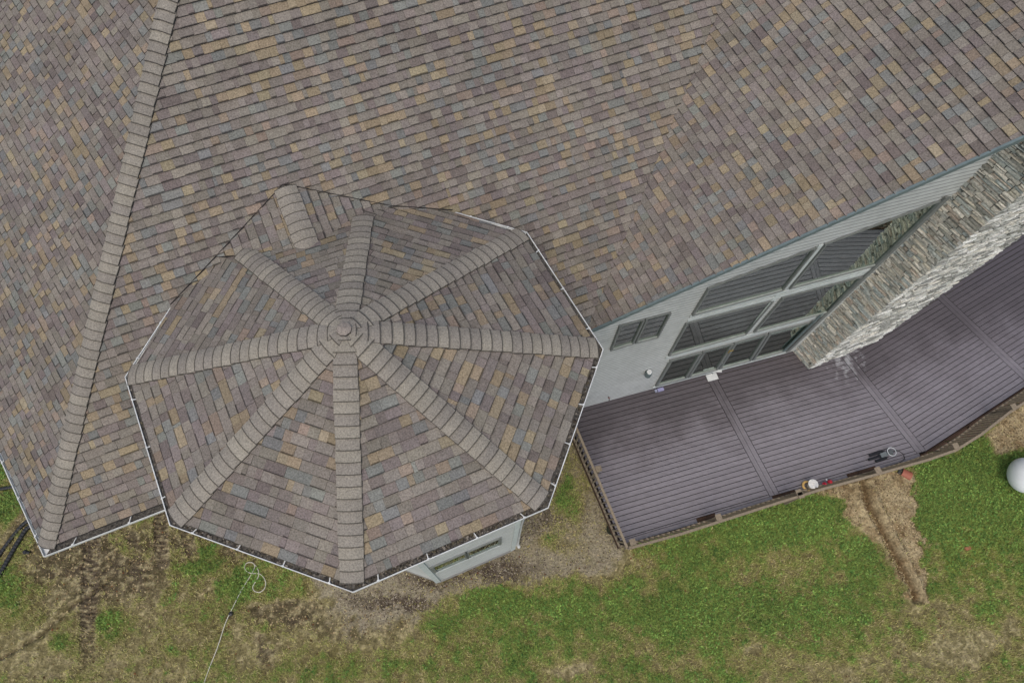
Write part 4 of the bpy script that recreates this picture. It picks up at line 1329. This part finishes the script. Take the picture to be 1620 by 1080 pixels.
def leaves(n, rng, smin, smax, wfun, colf, name, label, cat):
    x, y, ix, iy = scatter(n, wfun, rng); m = len(x); z = ZG[iy, ix] + rng.uniform(.0, .07, m)
    a = rng.rand(m) * 6.283; s = rng.uniform(smin, smax, m); ti = rng.uniform(-.6, .6, m)
    d = np.stack([np.cos(a), np.sin(a), ti], -1) * s[:, None]; e_ = np.stack([-np.sin(a), np.cos(a), rng.uniform(-.5, .5, m)], -1) * (s * .5)[:, None]
    c = np.stack([x, y, z + .02], -1)
    Vt = np.stack([c - d, c + e_, c + d, c - e_], 1).reshape(-1, 3); F = np.arange(4 * m).reshape(-1, 4)
    Cc = np.repeat(colf(ix, iy, rng, m), 4, axis=0)
    o = fast_mesh(name, Vt, F, Cc, M_leaf, smooth=False); tag(o, label, cat, kind='stuff'); return o
def gcol(ix, iy, rng, m):
    g = G[iy, ix][:, None]
    a = np.array(S(170, 164, 104)); b = np.array(S(132, 154, 78)); dry = np.array(S(186, 174, 132))
    t = np.clip((g - .35) * 1.6 + rng.uniform(-.3, .3, (m, 1)), 0, 1)
    c = a * (1 - t) + b * t
    dr = (rng.rand(m, 1) < .28 * (1.2 - g)); c = np.where(dr, dry, c)
    return c * rng.uniform(.5, 1.6, (m, 1))
def wcol(ix, iy, rng, m):
    t = rng.rand(m, 1)
    return (np.array(S(74, 118, 54)) * (1 - t) + np.array(S(138, 164, 82)) * t) * rng.uniform(.45, 1.3, (m, 1)) * (.8 + .9 * (fbm(X[iy, ix], Y[iy, ix], 1.3, 300, 3)[:, None] - .35))
rg = np.random.RandomState(5)
blades(330000, rg, .04, .11, .007, lambda ix, iy: np.clip(sstep(.05, .7, G[iy, ix]) * .9 + .03, 0, 1) * MSK[iy, ix], gcol, 'grass', 'short patchy green and straw grass over the yard')
leaves(90000, rg, .016, .036, lambda ix, iy: sstep(.70, 1.25, G[iy, ix] + .5 * (fbm(X[iy, ix], Y[iy, ix], 3.0, 320, 3) - .5)) * .75 * MSK[iy, ix], wcol, 'clover', 'bright green clover and weeds in lush patches', 'weeds')
def bits(n, rng, smin, smax, wfun, pal, name, label, cat):
    x, y, ix, iy = scatter(n, wfun, rng); m = len(x); z = ZG[iy, ix]
    s = rng.uniform(smin, smax, m); O = np.array([[1, 0, 0], [0, 1, 0], [-1, 0, 0], [0, -1, 0], [0, 0, .7]])
    Vt = []; a = rng.rand(m) * 6.283; ca, sa = np.cos(a), np.sin(a)
    for o_ in O:
        j = rng.uniform(.6, 1.3, m) * s
        vx = (o_[0] * ca - o_[1] * sa) * j; vy = (o_[0] * sa + o_[1] * ca) * j
        Vt.append(np.stack([x + vx, y + vy, z + o_[2] * j + .002], -1))
    Vt = np.stack(Vt, 1).reshape(-1, 3)
    F = (np.arange(m)[:, None, None] * 5 + np.array([[0, 1, 4], [1, 2, 4], [2, 3, 4], [3, 0, 4]])[None]).reshape(-1, 3)
    pal = np.array(pal); Cc = np.repeat(pal[rng.randint(0, len(pal), m)] * rng.uniform(.7, 1.2, (m, 1)), 5, axis=0)
    o = fast_mesh(name, Vt, F, Cc, M_clod, k=3, smooth=False); tag(o, label, cat, kind='stuff'); return o
bits(90000, rg, .008, .022, lambda ix, iy: np.clip(GRAV[iy, ix] * (.35 + .65 * MUL[iy, ix]), 0, 1) * MSK[iy, ix], [S(160, 152, 136), S(140, 130, 114), S(112, 102, 90), S(84, 74, 66), S(64, 55, 50), S(126, 118, 106)], 'gravel', 'pale and dark gravel chips at the foot of the turret', 'gravel')
bits(50000, rg, .010, .03, lambda ix, iy: np.clip(SAND[iy, ix] * .8 + BROWN[iy, ix] * .35 + .015, 0, 1) * MSK[iy, ix], [S(156, 140, 108), S(134, 118, 88), S(112, 98, 74), S(172, 156, 122), S(100, 86, 66)], 'soil_clods', 'loose crumbs of sandy soil and dirt clods', 'soil')
bits(1500, rg, .015, .035, lambda ix, iy: .5 * (1 - SAND[iy, ix]) * MSK[iy, ix], [S(150, 140, 108), S(150, 136, 88), S(110, 74, 50), S(84, 66, 46)], 'fallen_leaves', 'sparse dry fallen leaves and twigs on the lawn', 'leaves')

# ------------------------------------------------------------------ things in the yard
def pipe(px, r, z, label, col=None):
    pts = [P(x, y, z) for x, y in px]
    # resample
    out = []
    for i in range(len(pts) - 1):
        m = max(2, int(np.linalg.norm(pts[i + 1] - pts[i]) / 0.02))
        for k in range(m): out.append(pts[i] + (pts[i + 1] - pts[i]) * k / m)
    out.append(pts[-1]); 
    for _ in range(30):
        out = [out[0]] + [(out[i - 1] + out[i] * 2 + out[i + 1]) / 4 for i in range(1, len(out) - 1)] + [out[-1]]
    rad = [r * (1.0 if (i // 2) % 2 else .9) for i in range(len(out))]
    mb = MB(); mb.tube(out, r, 10, radii=rad)
    return tag(mb.build('drain_pipe', M_black, None, origin=pts[0], smooth=False), label, 'pipe', 'black corrugated drain pipes')
pipe([(-60, 925), (-10, 890), (15, 855), (35, 830), (60, 812), (110, 795)], .055, .06, 'black corrugated drain pipe curving under the roof corner, upper of the two')
pipe([(-40, 960), (0, 908), (22, 868), (42, 835), (72, 818), (120, 800)], .06, .065, 'black corrugated drain pipe curving under the roof corner, lower of the two')
pipe([(-60, 786), (-10, 775), (14, 771), (50, 765)], .05, .05, 'short black drain pipe crossing green weeds at the left edge')
c = P(40, 873, 0.05)
mb = MB(); mb.lathe(c, [(0, -.05), (.05, -.05), (.055, .03), (.035, .05), (0, .05)], 10); mb.tube([c, c + [.12, -.01, 0]], .035, 8)
simple(mb, 'pipe_fitting', M_black, 'black plastic pipe fitting lying loose beside the drain pipes', 'fitting', c)
def hose(px, r, m, name, label, cat, col):
    pts = [P(x, y, .05) for x, y in px]; out = []
    for i in range(len(pts) - 1):
        for k in range(8): out.append(pts[i] + (pts[i + 1] - pts[i]) * k / 8)
    out.append(pts[-1])
    for _ in range(10): out = [out[0]] + [(out[i - 1] + out[i] * 2 + out[i + 1]) / 4 for i in range(1, len(out) - 1)] + [out[-1]]
    mb = MB(); mb.tube(out, r, 6, col=col); return simple(mb, name, m, label, cat, pts[0])
hose([(316, 1100), (330, 1058), (345, 1022), (356, 985), (366, 965), (382, 932), (398, 908), (404, 895), (400, 889), (391, 889), (386, 895), (389, 903), (398, 907), (410, 906), (417, 912), (421, 921), (419, 931), (411, 937), (402, 935), (399, 928), (404, 920), (410, 910), (408, 898), (402, 892)], .010, M_any, 'garden_hose', 'thin white hose running to two loops below the turret eave', 'hose', S(205, 202, 188))
c = P(365, 970, .05)
mb = MB(); mb.lathe(c, [(0, -.05), (.06, -.05), (.05, .01), (0, .03)], 9); simple(mb, 'hose_weight', M_black, 'small black lump on the lawn beside the white hose', 'lump', c)
c = P(1433, 750, .05)
t_ = thing('clay_block', 'curved red clay block on the grass beyond the deck rail', 'block', c)
mb = MB(); pr = []
for k in range(9):
    t = -1.1 + 2.2 * k / 8; pr.append((math.sin(t), math.cos(t)))
ax = nrm(np.array([.9, -.45, 0])); bx_ = np.array([-ax[1], ax[0], 0])
top = [c + bx_ * s * .13 + np.array([0, 0, cc * .11]) for s, cc in pr]
for i in range(8): mb.prism([top[i] - ax * .13, top[i + 1] - ax * .13, top[i + 1] + ax * .13, top[i] + ax * .13], [p - np.array([0, 0, .04]) for p in (top[i] - ax * .13, top[i + 1] - ax * .13, top[i + 1] + ax * .13, top[i] + ax * .13)], 0, S(150, 92, 74))
mb.build('tile', M_any, t_, origin=c)
mb = MB(); mb.box(c - ax * .17, ax * .05, bx_ * .10, np.array([0, 0, .04]), col=S(60, 62, 62)); mb.build('base', M_any, t_, origin=c)
c = P(1531, 867, .03)
mb = MB(); mb.box(c, np.array([.07, .02, .01]), np.array([-.02, .04, 0]), np.array([0, 0, .02]), col=S(150, 98, 70)); simple(mb, 'clay_shard', M_any, 'small orange clay shard lying in the open lawn', 'shard', c)
c = P(967, 838, .03)
mb = MB(); mb.lathe(c, [(0, 0), (.13, 0), (.14, .05), (.12, .07), (.11, .03), (0, .03)], 16, col=S(48, 52, 40)); simple(mb, 'drain_cover', M_any, 'dark round drain cover half under the deck railing', 'drain', c)
# gas tank at the right edge
c = P(1625, 752, .62)
td = azd(-4); R0 = .47
tk = thing('gas_tank', 'white domed gas tank in the weeds at the right edge', 'tank', up_(c, 0))
prof = [(0.0, 0.0)] + [(R0 * math.sin(t), R0 * (1 - math.cos(t)) * .75) for t in np.linspace(.12, math.pi / 2, 12)] + [(R0, 2.2)] + [(R0 * math.cos(t), 2.2 + R0 * math.sin(t) * .75) for t in np.linspace(.2, math.pi / 2, 8)]
mb = MB(); mb.lathe(c - td * .42, prof, 40, axis=td); mb.build('shell', M_tank, tk, origin=c, smooth=True)
mb = MB(); mb.lathe(up_(c + td * .9, .62 + R0 - .03), [(.18, 0), (.18, .16), (.12, .22), (0, .24)], 20); mb.build('valve_dome', M_tank, tk, origin=c, smooth=False)
for s in (.25, 1.5):
    for q in (-.25, .25):
        n_ = np.array([-td[1], td[0], 0]); mb = MB(); mb.box(up_(c + td * s + n_ * q, .13), td * .05, n_ * .04, np.array([0, 0, .15])); mb.build('leg', M_tank, tk, origin=c)

print('objects', len(bpy.data.objects), 'tris', sum(sum(len(p.vertices) - 2 for p in []) for m in []))
